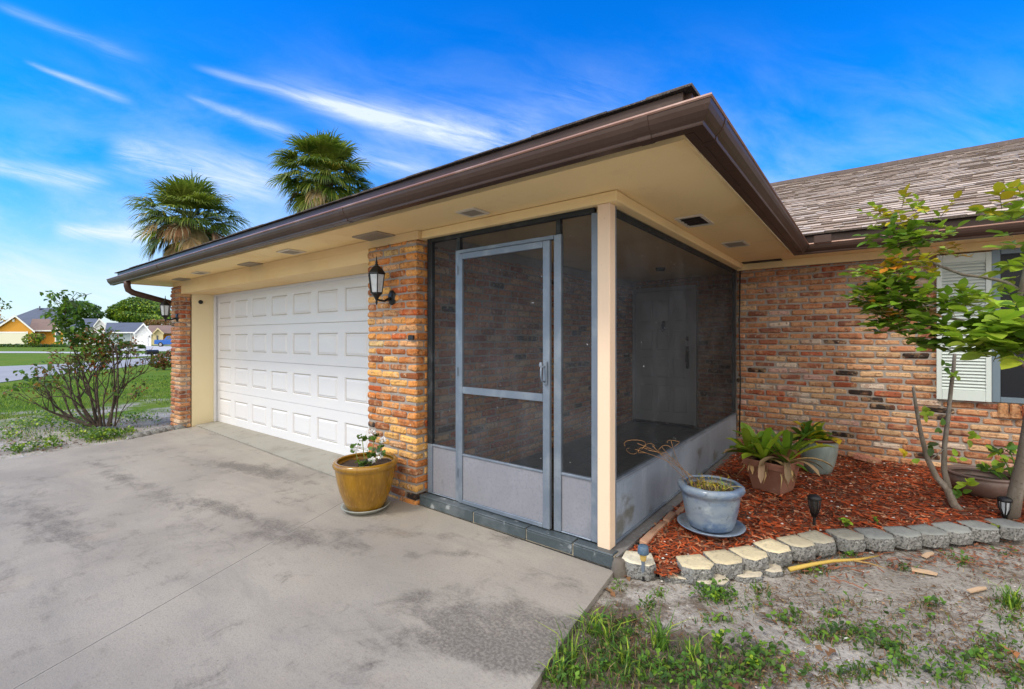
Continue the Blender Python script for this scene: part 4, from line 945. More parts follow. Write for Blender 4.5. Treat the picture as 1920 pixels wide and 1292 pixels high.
# tree out of frame at left with a twig reaching in
g=thing('tree','thin twig with small leaves and one orange cluster at the far left edge','tree',(at(-120,9).x,at(-120,9).y,0))
st=MB(); lf=MB(); st.tube([at(-120,9,800),at(-110,9,700),at(-90,9,620),at(-70,9,560),at(-60,9,500)],[.07,.05,.04,.025,.01],7); st.tube([at(-90,9,620),at(-40,9,580),at(0,9,568),at(20,9,573)],[.02,.012,.005,.003],5); st.tube([at(-90,9,620),at(-30,9,600),at(2,9,594)],[.015,.01,.003],5)
for (x,y,n,kd,rr) in ((2,562,7,'dark',6),(12,570,9,'dark',8),(18,577,6,'dark',5),(4,578,4,'brown',4),(1,595,16,'orange',6),(-30,575,40,'mid',20),(-60,520,90,'mid',40),(-80,560,80,'mid',40)):
    for k in range(n): lf.leaf(at(x+r.uniform(-rr,rr),9+r.uniform(-.2,.2),y+r.uniform(-rr,rr)*.7),rv(r),UP+rv(r,.8),.06,.035,gcol(r,kd),segs=3)
st.build('trunk',mt['bark_dark'],g); lf.build('crown',mt['leaf'],g)

# ================================================================== PALMS
def palm(cx,cy,d,R,seed,label,deadfrac,trunkpx):
    r=random.Random(seed); c=at(cx,d,cy); base=at(trunkpx,d); g=thing('palm_tree',label,'palm tree',(base.x,base.y,0))
    b=MB(); n=14; pts=[Vector((base.x,base.y,-.1)).lerp(Vector((c.x,c.y,c.z-.25)),i/n) for i in range(n+1)]
    b.tube(pts,[.17+.012*(i%2) for i in range(n+1)],12); 
    b.lathe([(.18,-.9),(.26,-.5),(.24,-.1),(.12,.1)],tuple(c),12)
    b.build('trunk',mt['palm_bark'],g)
    lf=MB(); dr=MB(); pe=MB()
    def fan(p,d_,L,col,mb,droop,nseg=32,spread=2.5,up=None,cc2=None):
        d_=d_.normalized(); side=d_.cross(UP); 
        if side.length<.05: side=Vector((1,0,0))
        side.normalize(); nrm=side.cross(d_).normalized()
        for i in range(nseg):
            t=(i+.5)/nseg*2-1; a=t*spread/2; di=(d_*math.cos(a)+side*math.sin(a)+nrm*(.20*abs(t)+r.uniform(-.06,.06))).normalized()
            Ll=L*(1-.28*abs(t)**1.5)*r.uniform(.85,1.08); w=.030*r.uniform(.8,1.2)*L
            sd=di.cross(nrm).normalized(); k=r.uniform(.75,1.25); cc=tuple(q*k for q in (cc2 if (cc2 and r.random()<.3) else col))
            p1=p+di*Ll*.45; d1=(di-UP*droop*.45).normalized(); p2=p1+d1*Ll*.3; d2=(di-UP*droop*1.3+rv(r,.1)).normalized(); p3=p2+d2*Ll*.27
            vs=[p+sd*w*.25,p-sd*w*.25,p1+sd*w,p1-sd*w,p2+sd*w*.6,p2-sd*w*.6,p3]
            mb.add(vs,[(0,2,3,1),(2,4,5,3),(4,6,5)],cc)
    N=94
    for k in range(N):
        a=k*2.39996+r.uniform(-.15,.15); t=(k+.5)/N; el=R_(80-142*t**.95)+r.uniform(-.15,.15)
        d_=Vector((math.cos(a)*math.cos(el),math.sin(a)*math.cos(el),math.sin(el)))
        pl=R*(r.uniform(.25,.62) if k%3 else r.uniform(.5,.62)); pl*=(.72+.28*min(1,t*3)); p=c+d_*pl; col=None
        dead=t>1-deadfrac and r.random()<.85
        bend=(d_-UP*(.25 if not dead else .7)).normalized(); 
        pe.tube([c,c+d_*pl*.6,p],[.016,.013,.01],4,(.16,.20,.05) if not dead else (.3,.22,.12))
        if dead: fan(p,bend,R*.52,gcol(r,r.choice(('tan','straw','tan','brown'))),dr,1.9,22,1.7,cc2=(.42,.34,.22))
        else: fan(p,bend,R*.54,(.055,.095,.012) if r.random()<.6 else (.13,.165,.02),lf,.6+t*.6,30,2.7,cc2=(.22,.26,.04) if r.random()<.75 else (.5,.38,.05))
    for k in range(4):
        q=c+rv(r,.35); 
        for m in range(30): dr.leaf(q,rv(r)-UP*.3,rv(r),r.uniform(.15,.3),.012,(.20,.14,.12))
    lf.build('crown',mt['leaf'],g); dr.build('dead_fronds',mt['dry'],g); pe.build('stalks',mt['dry'],g)
palm(356,418,17,1.98,61,'rounder palm at left with a skirt of dead fronds rising behind the garage roof',.40,362)
palm(610,338,15,1.72,62,'taller open-crowned palm with yellowing fronds behind the middle of the roof',.22,615)

# ================================================================== STONES, EDGING, LIGHTS, SCRAPS
ORD=['first','second','third','fourth','fifth','sixth','seventh','eighth','ninth','tenth','eleventh','twelfth','thirteenth','fourteenth']
st_px=[(1197,1040),(1303,1048),(1357,1040),(1406,1032),(1449,1021),(1494,1012),(1532,1004),(1586,999),(1641,998),(1692,995),(1740,993),(1784,988),(1835,985),(1888,982)]
pts=[gr(x,y,.085) for x,y in st_px]
rr_=random.Random(71)
def blockstone(c,ang,w,dp,h,top,label,zb=-.03,group='scalloped concrete blocks edging the mulch bed'):
    "tapered scalloped retaining block; front faces -normal"
    g=thing('edging_block',label,'edging block',(c.x,c.y,zb),group)
    ca,sa=math.cos(ang),math.sin(ang)
    prof=[(-w*.5,-dp*.22),(-w*.27,-dp*.5),(w*.27,-dp*.5),(w*.5,-dp*.22),(w*.40,dp*.5),(-w*.40,dp*.5)]
    prof=[(x+rr_.uniform(-.004,.004),y+rr_.uniform(-.004,.004)) for x,y in prof]
    W=lambda x,y,z:(c.x+x*ca-y*sa,c.y+x*sa+y*ca,z)
    n=6; zt=zb+h; tl=[rr_.uniform(-.004,.004) for _ in range(6)]
    # rough split sides
    b=MB(); segs=[]
    for i in range(n):
        a,q=prof[i],prof[(i+1)%n]
        for s in range(4):
            t=s/4; segs.append((a[0]*(1-t)+q[0]*t,a[1]*(1-t)+q[1]*t,tl[i]*(1-t)+tl[(i+1)%n]*t))
    m=len(segs); lv=5; vs=[]
    for l in range(lv):
        f=l/(lv-1); k=1.0+(.05*math.sin(math.pi*f)); 
        for (x,y,t) in segs:
            j=.005 if 0<l<lv-1 else 0
            vs.append(W(x*k+rr_.uniform(-j,j),y*k+rr_.uniform(-j,j),zb+(h-.006+t)*f))
    b.add(vs,[(l*m+i,l*m+(i+1)%m,(l+1)*m+(i+1)%m,(l+1)*m+i) for l in range(lv-1) for i in range(m)])
    b.build('rough_face',mt['block_side'],g)
    b=MB(); vs=[W(x,y,zt-.006+t) for x,y,t in segs]+[W(x*.96,y*.96,zt+t) for x,y,t in segs]+[W(x*.55,y*.55,zt+rr_.uniform(-.002,.003)) for x,y,t in segs]+[W(0,0,zt)]
    fs=[(i,(i+1)%m,m+(i+1)%m,m+i) for i in range(m)]+[(m+i,m+(i+1)%m,2*m+(i+1)%m,2*m+i) for i in range(m)]+[(2*m+i,2*m+(i+1)%m,3*m) for i in range(m)]
    b.add(vs,fs,top,True); b.build('top_face',mt['block'],g)
CRM=(.66,.56,.36); GRY=(.27,.28,.26)
for i,p in enumerate(pts):
    a=pts[max(1,i-1)] if i>0 else Vector((p.x-.1,p.y-.06,0)); c2=pts[min(i+1,len(pts)-1)] if i>0 else Vector((p.x+.1,p.y+.02,0))
    if i==1: a=Vector((p.x-.11,p.y-.05,0))
    t=(c2-a); ang=math.atan2(t.y,t.x)
    f=0 if i<5 else min(1,(i-4)/4); col=tuple(CRM[k]*(1-f)+GRY[k]*f for k in range(3)); kk=rr_.uniform(.9,1.1); col=tuple(q*kk for q in col)
    if i==0: col=(.72,.66,.5); lab='pale cream concrete edging block standing alone behind the solar path light'
    else: lab='%s edging block, %s in the curved row from the gap'%(('cream-topped' if i<6 else 'weathered grey'),ORD[i-1])
    blockstone(p+Vector((0,0,0)),ang,.196 if i else .20,.17,.092 if i<6 else .088,col,lab,zb=-.022+.002*i)
for i,(x,y,w) in enumerate(((1262,1078,.2),(1325,1088,.2),(1392,1076,.19),(1436,1066,.13))):
    p=gr(x,y,0)+Vector((.0,.05,0)); ang=math.atan2(.12,.2)+i*.12
    blockstone(p,ang,w,.16,.04,(.55,.48,.36),'half-buried low edging block, %s from left in the sunken course'%ORD[i],zb=-.038,group='half-buried blocks in front of the edging row')
# lump of stone at the porch corner
b=MB(); c=Vector((-1.195,2.60,.0)); 
vs=[];n=10
for l in range(6):
    f=l/5
    for k in range(n):
        a=2*math.pi*k/n; R0=.048*(1-.35*f**3)*(1+.12*noise.noise(Vector((math.cos(a)*2,math.sin(a)*2,f*2)))); vs.append((c.x+R0*math.cos(a),c.y+R0*1.0*math.sin(a),-.03+.10*f))
b.add(vs,[(l*n+k,l*n+(k+1)%n,(l+1)*n+(k+1)%n,(l+1)*n+k) for l in range(5) for k in range(n)]+[tuple(5*n+k for k in range(n))],smooth=True)
tag(b.build('stone',mt['lump']),'rounded brown-grey lump of stone at the foot of the porch post','stone')
# terracotta edging bricks along the porch ledge
y=2.86; i=0
while y<5.6 and i<13:
    L=rr_.uniform(.17,.23); b=MB(); b.box(-.022,.022,-L/2,L/2,0,.035,.004,(1,1,1),.003,rr_); o=b.build('edging_brick',mt['strip_clay'])
    o.location=(-1.165+rr_.uniform(-.012,.012),y+L/2,.05+rr_.uniform(-.008,.012)); o.rotation_euler=(0,rr_.uniform(-.15,.25),rr_.uniform(-.07,.07))
    tag(o,'narrow terracotta strip laid along the porch ledge, %s from the porch post'%ORD[i],'brick','terracotta strips along the porch ledge'); y+=L+.012; i+=1
# wall-foot bricks
b=MB(); b.box(-.11,.11,-.04,.04,0,.05,.006,(.5,.22,.15),.004,rr_); o=b.build('loose_brick',mt['brick']); o.location=(-.02,6.02,.13); o.rotation_euler=(.1,.1,-.25); tag(o,'loose reddish brick lying at the wall foot right of the sage jar','brick')
# scraps
for k,(x,y,L,w,a,lab) in enumerate(((1740,1046,.14,.035,.5,'uppermost of three pale wood scraps on the sand at right'),(1733,1078,.13,.045,-.45,'middle of three pale wood scraps on the sand at right, blunt and broad'),(1832,1112,.16,.028,.3,'lowest of three pale wood scraps on the sand at right, long and thin'))):
    p=gr(x,y,ZG); b=MB(); b.prism([(-L/2,-w*.5),(L*.4,-w*.4),(L/2,w*.1),(L*.2,w*.5),(-L*.45,w*.35)],0,.008); o=b.build('wood_scrap',mt['wood_scrap']); o.location=(p.x,p.y,-.018); o.rotation_euler=(.04,.03,a+AZ); tag(o,lab,'wood scrap','pale wood scraps on the sand')
b=MB(); b.tube([gr(1480,1068,0)+Vector((0,0,.0)),gr(1520,1059,.01),gr(1560,1052,.02),gr(1610,1049,.012),gr(1648,1042,-.005)],[.014,.012,.010,.008,.003],6,(.62,.42,.09)); b.tube([gr(1600,1051,.012),gr(1630,1056,0),gr(1662,1066,-.01)],[.006,.004,.002],5,(.5,.3,.1)); tag(b.build('palm_stalk',mt['dry']),'dry yellow palm stalk lying on the sand before the edging blocks','stalk')
# solar lights
def solar_post(p,z0):
    g=thing('solar_path_light','small solar path light with blue cap and amber lens before the pale lone block','path light',(p.x,p.y,z0))
    b=MB(); b.lathe([(.001,.0),(.004,.01),(.008,.05)],(p.x,p.y,z0-.02),8); b.box(p.x-.009,p.x+.009,p.y-.003,p.y+.003,z0,z0+.07); b.build('stake',mt['black_plastic'],g)
    b=MB(); b.lathe([(.010,.055),(.012,.07),(.010,.10),(.013,.125)],(p.x,p.y,z0),12); b.build('stem',mt['frame_grey'],g)
    b=MB(); b.lathe([(.014,.122),(.018,.128),(.021,.165)],(p.x,p.y,z0),14); b.build('lens',mt['amber_lens'],g)
    b=MB(); b.lathe([(.021,.163),(.032,.164),(.033,.170),(.030,.205),(.026,.210),(.001,.211)],(p.x,p.y,z0),18); b.build('cap',mt['blue_cap'],g)
solar_post(gr(1206,1090,-.03),-.03)
def torch(p,z0,label,sc=1,short=False):
    g=thing('solar_path_light',label,'path light',(p.x,p.y,z0)); b=MB()
    hz=.12 if not short else .06
    b.tube([(p.x,p.y,z0-.03),(p.x,p.y,z0+hz*.6)],[.006,.012],6,smooth=False); b.build('stake',mt['black_plastic'],g)
    b=MB(); 
    for k in range(8):
        a=2*math.pi*k/8; b.tube([(p.x+.013*math.cos(a),p.y+.013*math.sin(a),z0+hz*.6),(p.x+.032*math.cos(a),p.y+.032*math.sin(a),z0+hz+.02),(p.x+.037*math.cos(a),p.y+.037*math.sin(a),z0+hz+.075)],.004,4)
    b.lathe([(.036,.072),(.042,.076),(.041,.092),(.03,.103),(.001,.106)],(p.x,p.y,z0+hz),16); b.lathe([(.001,-.04),(.014,-.045),(.016,-.02)],(p.x,p.y,z0+hz),10); b.build('cage',mt['black_plastic'],g)
    b=MB(); b.lathe([(.012,-.03),(.026,.02),(.031,.07)],(p.x,p.y,z0+hz),12); b.build('lens',mt['frosted'] if short else mt['vent_dark'],g)
torch(gr(1527,988,.07),.07,'black torch-shaped solar light standing in the red mulch',1)
torch(gr(1884,974,.08),.08,'short black solar light with grey lens at the foot of the right-edge tree',1,True)

# ================================================================== MULCH BED
def inside(x,y,poly):
    c=False; n=len(poly)
    for i in range(n):
        x1,y1=poly[i]; x2,y2=poly[(i+1)%n]
        if (y1>y)!=(y2>y) and x<(x2-x1)*(y-y1)/(y2-y1)+x1: c=not c
    return c
edge=[(p.x,p.y) for p in pts[1:]]
bed=[(-1.205,2.80),(-1.09,2.66),(-.93,2.66)]+[(x-.01,y+.03) for x,y in edge]+[(1.2,4.85),(2.2,5.1),(3.3,5.3),(3.3,6.2),(-1.205,6.2)]
def mz(x,y): 
    t=max(0,min(1,(y-2.9)/3.0)); d=.055+.06*t+.012*noise.noise(Vector((x*3,y*3,0)))
    dd=min(math.hypot(x-a,y-b_) for a,b_ in edge+[(-.95,2.68),(-1.05,2.66)])
    return d-.05*max(0,1-dd/.16)
b=MB(); step=.06; ids={}; vs=[]; fs=[]
xr=np.arange(-1.24,3.4,step); yr=np.arange(2.6,6.3,step)
for i,x in enumerate(xr):
    for j,y in enumerate(yr):
        if inside(x+step/2,y+step/2,bed):
            q=[]
            for (a,c) in ((i,j),(i+1,j),(i+1,j+1),(i,j+1)):
                if (a,c) not in ids:
                    X_,Y_=xr[0]+a*step,yr[0]+c*step; ids[(a,c)]=len(vs); vs.append((X_,Y_,mz(X_,Y_)))
                q.append(ids[(a,c)])
            fs.append(q)
b.add(vs,fs,smooth=True); o=b.build('mulch_bed',mt['mulch_base']); struct(o)
# chips
r=random.Random(81); b=MB(); n=0
while n<17000:
    x,y=r.uniform(-1.2,2.0),r.uniform(2.66,6.2)
    if y>4.4 and r.random()<.45: continue
    if not inside(x,y,bed): continue
    n+=1; z=mz(x,y)+r.uniform(.0,.012); L=r.uniform(.010,.04); w=r.uniform(.003,.008); a=r.uniform(0,6.28); tl=r.uniform(-.5,.5)
    d=Vector((math.cos(a),math.sin(a),tl*.5)); s=Vector((-math.sin(a),math.cos(a),r.uniform(-.6,.6)))
    k=r.uniform(.5,1.5); c=(.36*k,.062*k,.012*k) if r.random()<.62 else ((.40*k,.19*k,.10*k) if r.random()<.55 else (.12*k,.05*k,.03*k))
    p=Vector((x,y,z)); b.add([p-d*L-s*w,p+d*L-s*w*.6,p+d*L+s*w*.6,p-d*L+s*w],[(0,1,2,3)],c)
for k in range(500):   # spilled on sand by the gap and along blocks
    q=edge[r.randrange(4,len(edge))]; x,y=q[0]+r.gauss(.12,.12),q[1]-abs(r.gauss(.14,.09))
    L=r.uniform(.01,.035); w=.004; a=r.uniform(0,6.28); d=Vector((math.cos(a),math.sin(a),0)); s=Vector((-math.sin(a),math.cos(a),.3)); p=Vector((x,y,-.02+r.uniform(0,.01))); kk=r.uniform(.6,1.2)
    b.add([p-d*L-s*w,p+d*L-s*w,p+d*L+s*w,p-d*L+s*w],[(0,1,2,3)],(.26*kk,.10*kk,.05*kk))
tag(b.build('mulch_chips',mt['litter']),'loose red bark mulch chips covering the planting bed','mulch',kind='stuff')
# pebbles / shells
b=MB()
def peb(x,y,z,s,c):
    q=[Vector((r.uniform(-1,1),r.uniform(-1,1),0)) for _ in range(1)]
    n=6; a0=r.uniform(0,6); vs=[(x+s*math.cos(a0+i*1.047)*r.uniform(.7,1.1),y+s*math.sin(a0+i*1.047)*r.uniform(.6,1),z) for i in range(n)]+[(x+r.uniform(-.2,.2)*s,y,z+s*.55)]
    b.add(vs,[(i,(i+1)%n,n) for i in range(n)],c,True)
n=0
while n<230:
    x,y=r.uniform(-1.2,1.0),r.uniform(2.7,6.1)
    if inside(x,y,bed): peb(x,y,mz(x,y)+.008,r.choice((.004,.006,.008,.012)),(.7,.66,.6)); n+=1
for k in range(2600):
    x,y=r.uniform(-1.2,3),r.uniform(.6,4.9)
    if inside(x,y,bed) or x<-1.22+.05*(2.6-y)+.02: continue
    kk=r.uniform(.3,1.3); peb(x,y,ZG+.008,r.choice((.0025,.003,.004,.006)),(.55*kk,.5*kk,.44*kk))
for (x,y,s) in ((1634,1040,.018),(1538,1042,.014),(1538,1076,.011),(1588,1202,.016),(1241,1093,.01),(1236,1262,.012),(1290,1042,.02)):
    p=gr(x,y,ZG); peb(p.x,p.y,ZG+.01,s,(.72,.69,.62))
for k in range(60):
    p=gr(r.uniform(0,340),r.uniform(800,860),0)
    if p.x<-8.1: peb(p.x,p.y,ZG,r.uniform(.01,.035),(.4,.4,.4))
tag(b.build('pebbles',mt['litter']),'small white shells and pebbles scattered over mulch and sand','pebbles',kind='stuff')
# rocks at left driveway edge
for i,(x,y,s) in enumerate(((333,801,.10),(316,803,.09),(303,806,.08),(288,809,.10),(272,813,.08),(256,816,.09),(242,822,.06))):
    p=gr(x,y,0)+Vector((-.07,.03,0)); m=MB(); n=9; vs=[]
    for l in range(4):
        f=l/3
        for k in range(n):
            a=2*math.pi*k/n; R0=s*(1-.5*f*f)*(1+.25*noise.noise(Vector((math.cos(a)*1.5+i*7,math.sin(a)*1.5,f)))); vs.append((p.x+R0*1.1*math.cos(a),p.y+R0*math.sin(a),ZG-.02+(.075)*f))
    m.add(vs,[(l*n+k,l*n+(k+1)%n,(l+1)*n+(k+1)%n,(l+1)*n+k) for l in range(3) for k in range(n)]+[tuple(3*n+k for k in range(n))],smooth=True)
    tag(m.build('stone',mt['block_side']),'flat grey stone on the far driveway edge, %s from the far brick pillar'%ORD[i],'stone','flat stones on the far driveway edge')
# ================================================================== GRASS, WEEDS, LITTER
r=random.Random(91)
ga=MB()
def blade(x,y,z,h,w,lean,a,c):
    d=Vector((math.cos(a),math.sin(a),0)); s=Vector((-math.sin(a),math.cos(a),0)); p=Vector((x,y,z))
    m=p+UP*h*.6+d*lean*.35; t=p+UP*h*.85+d*lean
    ga.add([p-s*w,p+s*w,m+s*w*.8,m-s*w*.8,t],[(0,1,2,3),(3,2,4)],c)
def okdrive(x,y): return not(x<-1.2+.06*max(0,2.6-y)+.015 and x>-8.2)
def clump(px,py,rx,ry,n,h=(.02,.05),kinds=('mid','mid','fresh','dark','dark','tan'),w=.0022,broad=0):
    for k in range(n):
        q=gr(px+r.gauss(0,rx*.5),min(1500,max(700,py+r.gauss(0,ry*.5))),ZG)
        if not okdrive(q.x,q.y) or inside(q.x,q.y,bed): continue
        c=gcol(r,r.choice(kinds)); a=r.uniform(0,6.28)
        if r.random()<broad:
            if r.random()<.45: continue
            c=gcol(r,r.choice(('mid','dark','mid','fresh')))
            for m in range(2): L=r.uniform(.014,.034); ga.leaf(q+UP*r.uniform(.0,.04),Vector((r.uniform(-1,1),r.uniform(-1,1),r.uniform(.1,.8))),UP+rv(r,.5),L,L*.62,c,segs=3)
        else:
            hh=r.uniform(*h); blade(q.x,q.y,ZG-.003,hh,w*r.uniform(.7,1.4),hh*r.uniform(.2,1.1),a,c)
# dense bottom patch near driveway corner
clump(1120,1230,110,70,420,(.03,.10),w=.002,broad=.15)
clump(1200,1260,160,60,620,(.02,.08),w=.002,broad=.35)
clump(1330,1265,150,55,620,(.02,.06),broad=.65)
clump(1060,1275,50,25,300,(.03,.06),broad=.2)
clump(1160,1180,60,30,260,(.02,.06),broad=.4)
for q in ((1342,1118,40,22,240,.8),(1216,1140,16,12,90,.3),(1237,1118,16,10,70,.2),(1480,1163,30,16,120,.5),(1425,1108,24,10,60,.2),(1525,1072,44,9,110,.2),(1590,1045,16,10,60,.6),(1560,1155,22,9,60,.3),(1600,1190,70,14,220,.4),(1655,1215,50,12,150,.4),(1540,1195,40,20,130,.3),(1690,1240,40,20,120,.3),(1430,1235,60,40,170,.6),(1610,1265,90,24,260,.3),(1780,1265,90,40,260,.4),(1840,1235,40,20,120,.4),(1895,1130,40,26,260,.05),(1805,1058,20,7,90,.2),(1780,1045,12,7,30,.2),(1745,1135,26,8,50,.4),(1700,1068,24,7,50,.3),(1885,1040,20,6,30,.3),(1850,1000,24,8,60,.6),(1900,1165,30,10,60,.3),(1450,1030,20,6,20,.3),(1160,1100,22,14,60,.4),(1112,1052,12,5,25,.5),(1345,1165,40,8,80,.1),(1880,1210,60,40,160,.4),(1600,1130,60,20,60,.2),(1700,1180,90,40,120,.2),(1400,1130,60,20,80,.2),(1900,1270,60,30,200,.4)):
    clump(*q[:5],(.015,.045),broad=q[5])
# tall strap tufts
for (px,py,n,h) in ((1110,1190,26,.17),(1070,1240,20,.15),(1235,1215,40,.15),(1040,1270,18,.13),(1170,1250,24,.12),(1300,1235,20,.11),(1900,1140,60,.12),(1145,1205,20,.13)):
    q=gr(px,py,ZG)
    for k in range(n): 
        hh=h*r.uniform(.5,1.1); a=r.uniform(0,6.28); x_,y_=q.x+r.gauss(0,.02),q.y+r.gauss(0,.02)
        if okdrive(x_,y_): blade(x_,y_,ZG,hh,.0035,hh*r.uniform(.3,1.2),a,gcol(r,r.choice(('mid','lime','mid'))))
# beyond the frame / sparse everywhere on the sand
for k in range(3500):
    x,y=r.uniform(-1.2,5),r.uniform(-2,4.8)
    if not okdrive(x,y) or inside(x,y,bed): continue
    v=noise.noise(Vector((x*1.7,y*1.7,3)))
    if v<.12 and r.random()<.93: continue
    hh=r.uniform(.012,.035); blade(x,y,ZG,hh,.0014,hh*r.uniform(.3,1.2),r.uniform(0,6.28),gcol(r,r.choice(('mid','lime','straw','dark'))))
# left lawn
n=0
while n<60000:
    x=-8.0-abs(r.random()**1.6)*13; y=r.uniform(-3,8.5)
    if x>-8.1 and y<3: continue
    if x>-9.2 and y>2.6: continue
    if x<-8.3-0 and False: continue
    v=noise.noise(Vector((x*.55,y*.9,5)))+.5*noise.noise(Vector((x*1.6,y*2.0,9)))
    thr=.06 if x>-10.4 else (-.05 if x>-12 else -.2)
    n+=1
    if v<thr: 
        if r.random()<.93: continue
    if x>-8.6 and y<2.5 and x>-8.05-.22*(y): pass
    if -8.5<x and y<2.55 and (x+7.9)>-(y*.22+.02): continue
    s=1+(-x-8)*.06; hh=r.uniform(.025,.06)*s; blade(x,y,ZG-.003,hh,.003*s,hh*r.uniform(.2,1),r.uniform(0,6.28),gcol(r,r.choice(('mid','mid','lime','mid','dark'))))
tag(ga.build('grass',mt['grass']),'short patchy grass and creeping weeds growing through the sand','grass',kind='stuff')
# leafy weed mounds near the shrub base
gm=MB()
for (px,py,rx,ry,n) in ((185,822,58,9,520),(95,838,22,8,180),(120,790,60,12,500),(60,800,50,8,220),(30,850,20,6,100),(195,825,40,8,250),(345,803,10,4,50),(235,818,30,5,160),(60,845,40,6,140),(140,800,60,8,220),(20,820,30,8,120),(255,790,40,7,200)):
    for k in range(n):
        q=gr(px+r.gauss(0,rx*.5),py+r.gauss(0,ry*.5),ZG)
        if q.x>-8.15-.2*max(0,q.y): continue
        L=r.uniform(.03,.055); gm.leaf(q+UP*r.uniform(0,.10),Vector((r.uniform(-1,1),r.uniform(-1,1),r.uniform(.1,1))),UP+rv(r,.5),L,L*.6,gcol(r,r.choice(('mid','mid','lime','dark'))),segs=3)
tag(gm.build('ground_cover',mt['leaf']),'bright green leafy ground cover around the woody shrub','ground cover',kind='stuff')
# litter
b=MB()
def lit(p,L,w,c):
    a=r.uniform(0,6.28); d=Vector((math.cos(a),math.sin(a),r.uniform(-.15,.25))); b.leaf(p,d,UP+rv(r,.4),L,w,c)
for k in range(8500):
    px,py=r.uniform(1120,1960),1010+280*r.random()
    q=gr(px,py,ZG)
    if not okdrive(q.x,q.y) or inside(q.x,q.y,bed): continue
    v=noise.noise(Vector((q.x*2.2,q.y*2.2,1)))
    if v<.02 and r.random()<.8: continue
    if r.random()<.86: lit(q+UP*.010,r.uniform(.02,.06),r.uniform(.003,.006),tuple(q_*.8 for q_ in gcol(r,r.choice(('brown','brown','tan','brown')))))
    else: lit(q+UP*.012,r.uniform(.014,.034),r.uniform(.009,.016),gcol(r,r.choice(('brown','brown','brown','tan'))))
for k in range(700):
    q=gr(r.uniform(0,330),r.uniform(780,860),ZG)
    if q.x<-8.3: lit(q+UP*.01,r.uniform(.03,.07),r.uniform(.01,.03),gcol(r,r.choice(('brown','red','tan','brown'))))
for (px,py) in ((1545,1225),(1905,1225),(1915,1255),(1290,1265),(1380,1290),(1440,1165),(1175,1085),(1140,1110)):
    q=gr(px,py,ZG); 
    for m in range(3): lit(q+Vector((r.uniform(-.02,.02),r.uniform(-.02,.02),.015)),.05,.03,gcol(r,'brown') if px!=1905 else (.35,.14,.05))
tag(b.build('leaf_litter',mt['litter']),'brown leaf litter, twigs and bark bits on sand','leaf litter',kind='stuff')
# distinct weeds
def weed(px,py,h,nl,Ls,label,z=ZG,kinds=('mid','lime','mid')):
    q=gr(px,py,z); g=thing('weed',label,'weed',q); st=MB(); lf=MB()
    for s in range(3):
        tip=q+Vector((r.uniform(-.4,.4)*h,r.uniform(-.4,.4)*h,h*r.uniform(.7,1))); pts_=gcurve(q,tip,(.1*h,0,0)); st.tube(pts_,.0018,4,gcol(r,'mid'))
        for k in range(nl//3):
            t=r.uniform(.25,1); p=q.lerp(tip,t); lf.leaf(p,Vector((r.uniform(-1,1),r.uniform(-1,1),r.uniform(-.1,.5))),UP+Vector((0,-.4,0))+rv(r,.3),r.uniform(*Ls),r.uniform(*Ls)*.62,gcol(r,r.choice(kinds)),segs=4)
    st.build('stem',mt['dry'],g); lf.build('foliage',mt['leaf'],g)
weed(1340,1215,.13,24,(.02,.032),'upright leafy weed among the grass below the edging blocks')
weed(1345,1130,.06,60,(.015,.028),'low bushy green weed on bare sand before the third edging block')
weed(1588,985,.05,15,(.035,.05),'round-leaved lime green weed in mulch beside the torch light',.08,('lime','mid'))
weed(1645,985,.07,9,(.02,.03),'thin small weed behind the grey edging blocks',.08,('lime','mid'))
weed(1862,1010,.09,24,(.025,.035),'light green weed rising through the grey blocks at right',.0,('lime','mid'))
weed(1415,1255,.06,45,(.022,.034),'broad dark-leaved weed patch at the bottom centre-right')
q=gr(1078,1182,0)

# ================================================================== BACKGROUND
def frame_at(px,d): 
    o=at(px,d); return lambda u,w,z: (o.x+RX*u+FX*w, o.y+RY*u+FY*w, z)
BGF=[Vector((FX,FY,0))]
def look(px): BGF[0]=at(px,1).normalized()
def P3(px,py,d,w=0):
    q=at(px,d,py); return Vector((q.x+BGF[0].x*w,q.y+BGF[0].y*w,q.z))
def poly(mb,pts): mb.add(pts,[tuple(range(len(pts)))])
def fbox(mb,x0,x1,y0,y1,d,dep):
    "box: image-measured front rectangle at distance d, real depth dep behind it"
    A=[P3(x0,y1,d),P3(x1,y1,d),P3(x1,y0,d),P3(x0,y0,d)]; Bk=[p+BGF[0]*dep for p in A]
    mb.add(A+Bk,[(0,1,2,3),(5,4,7,6),(1,5,6,2),(4,0,3,7),(3,2,6,7),(0,4,5,1)])
def gable(mbw,mbr,mbt,x0,xp,x1,ye,yp,yb,d,dep,ov=.5):
    "front gable: wall + pitched roof running back + white rake trim"
    A=[P3(x0,yb,d),P3(x1,yb,d),P3(x1,ye,d),P3(xp,yp,d),P3(x0,ye,d)]; Fw=BGF[0]; Bk=[p+Fw*dep for p in A]
    mbw.add(A+Bk,[(0,1,2,3,4),(9,8,7,6,5),(1,6,7,2),(5,0,4,9)])
    o=-Fw*ov; th=Vector((0,0,.18)); sp=1.1
    L=P3(xp+(x0-xp)*1.12,yp+(ye-yp)*1.12,d)+o; Rr=P3(xp+(x1-xp)*1.12,yp+(ye-yp)*1.12,d)+o; Pk=P3(xp,yp,d)+o
    for a,c in ((L,Pk),(Pk,Rr)):
        q=[a,c,c+Fw*dep,a+Fw*dep]; mbr.add([p+th*.5 for p in q]+[p+th for p in q],[(0,1,2,3),(4,5,6,7),(0,4,5,1),(1,5,6,2),(2,6,7,3),(3,7,4,0)])
        e=-Fw*.06; q=[a+e-th*.9,c+e-th*.9,c+e+th*.95,a+e+th*.95]; mbt.add(q+[p-e*.8 for p in q],[(0,1,2,3),(7,6,5,4),(0,4,5,1),(3,2,6,7)])
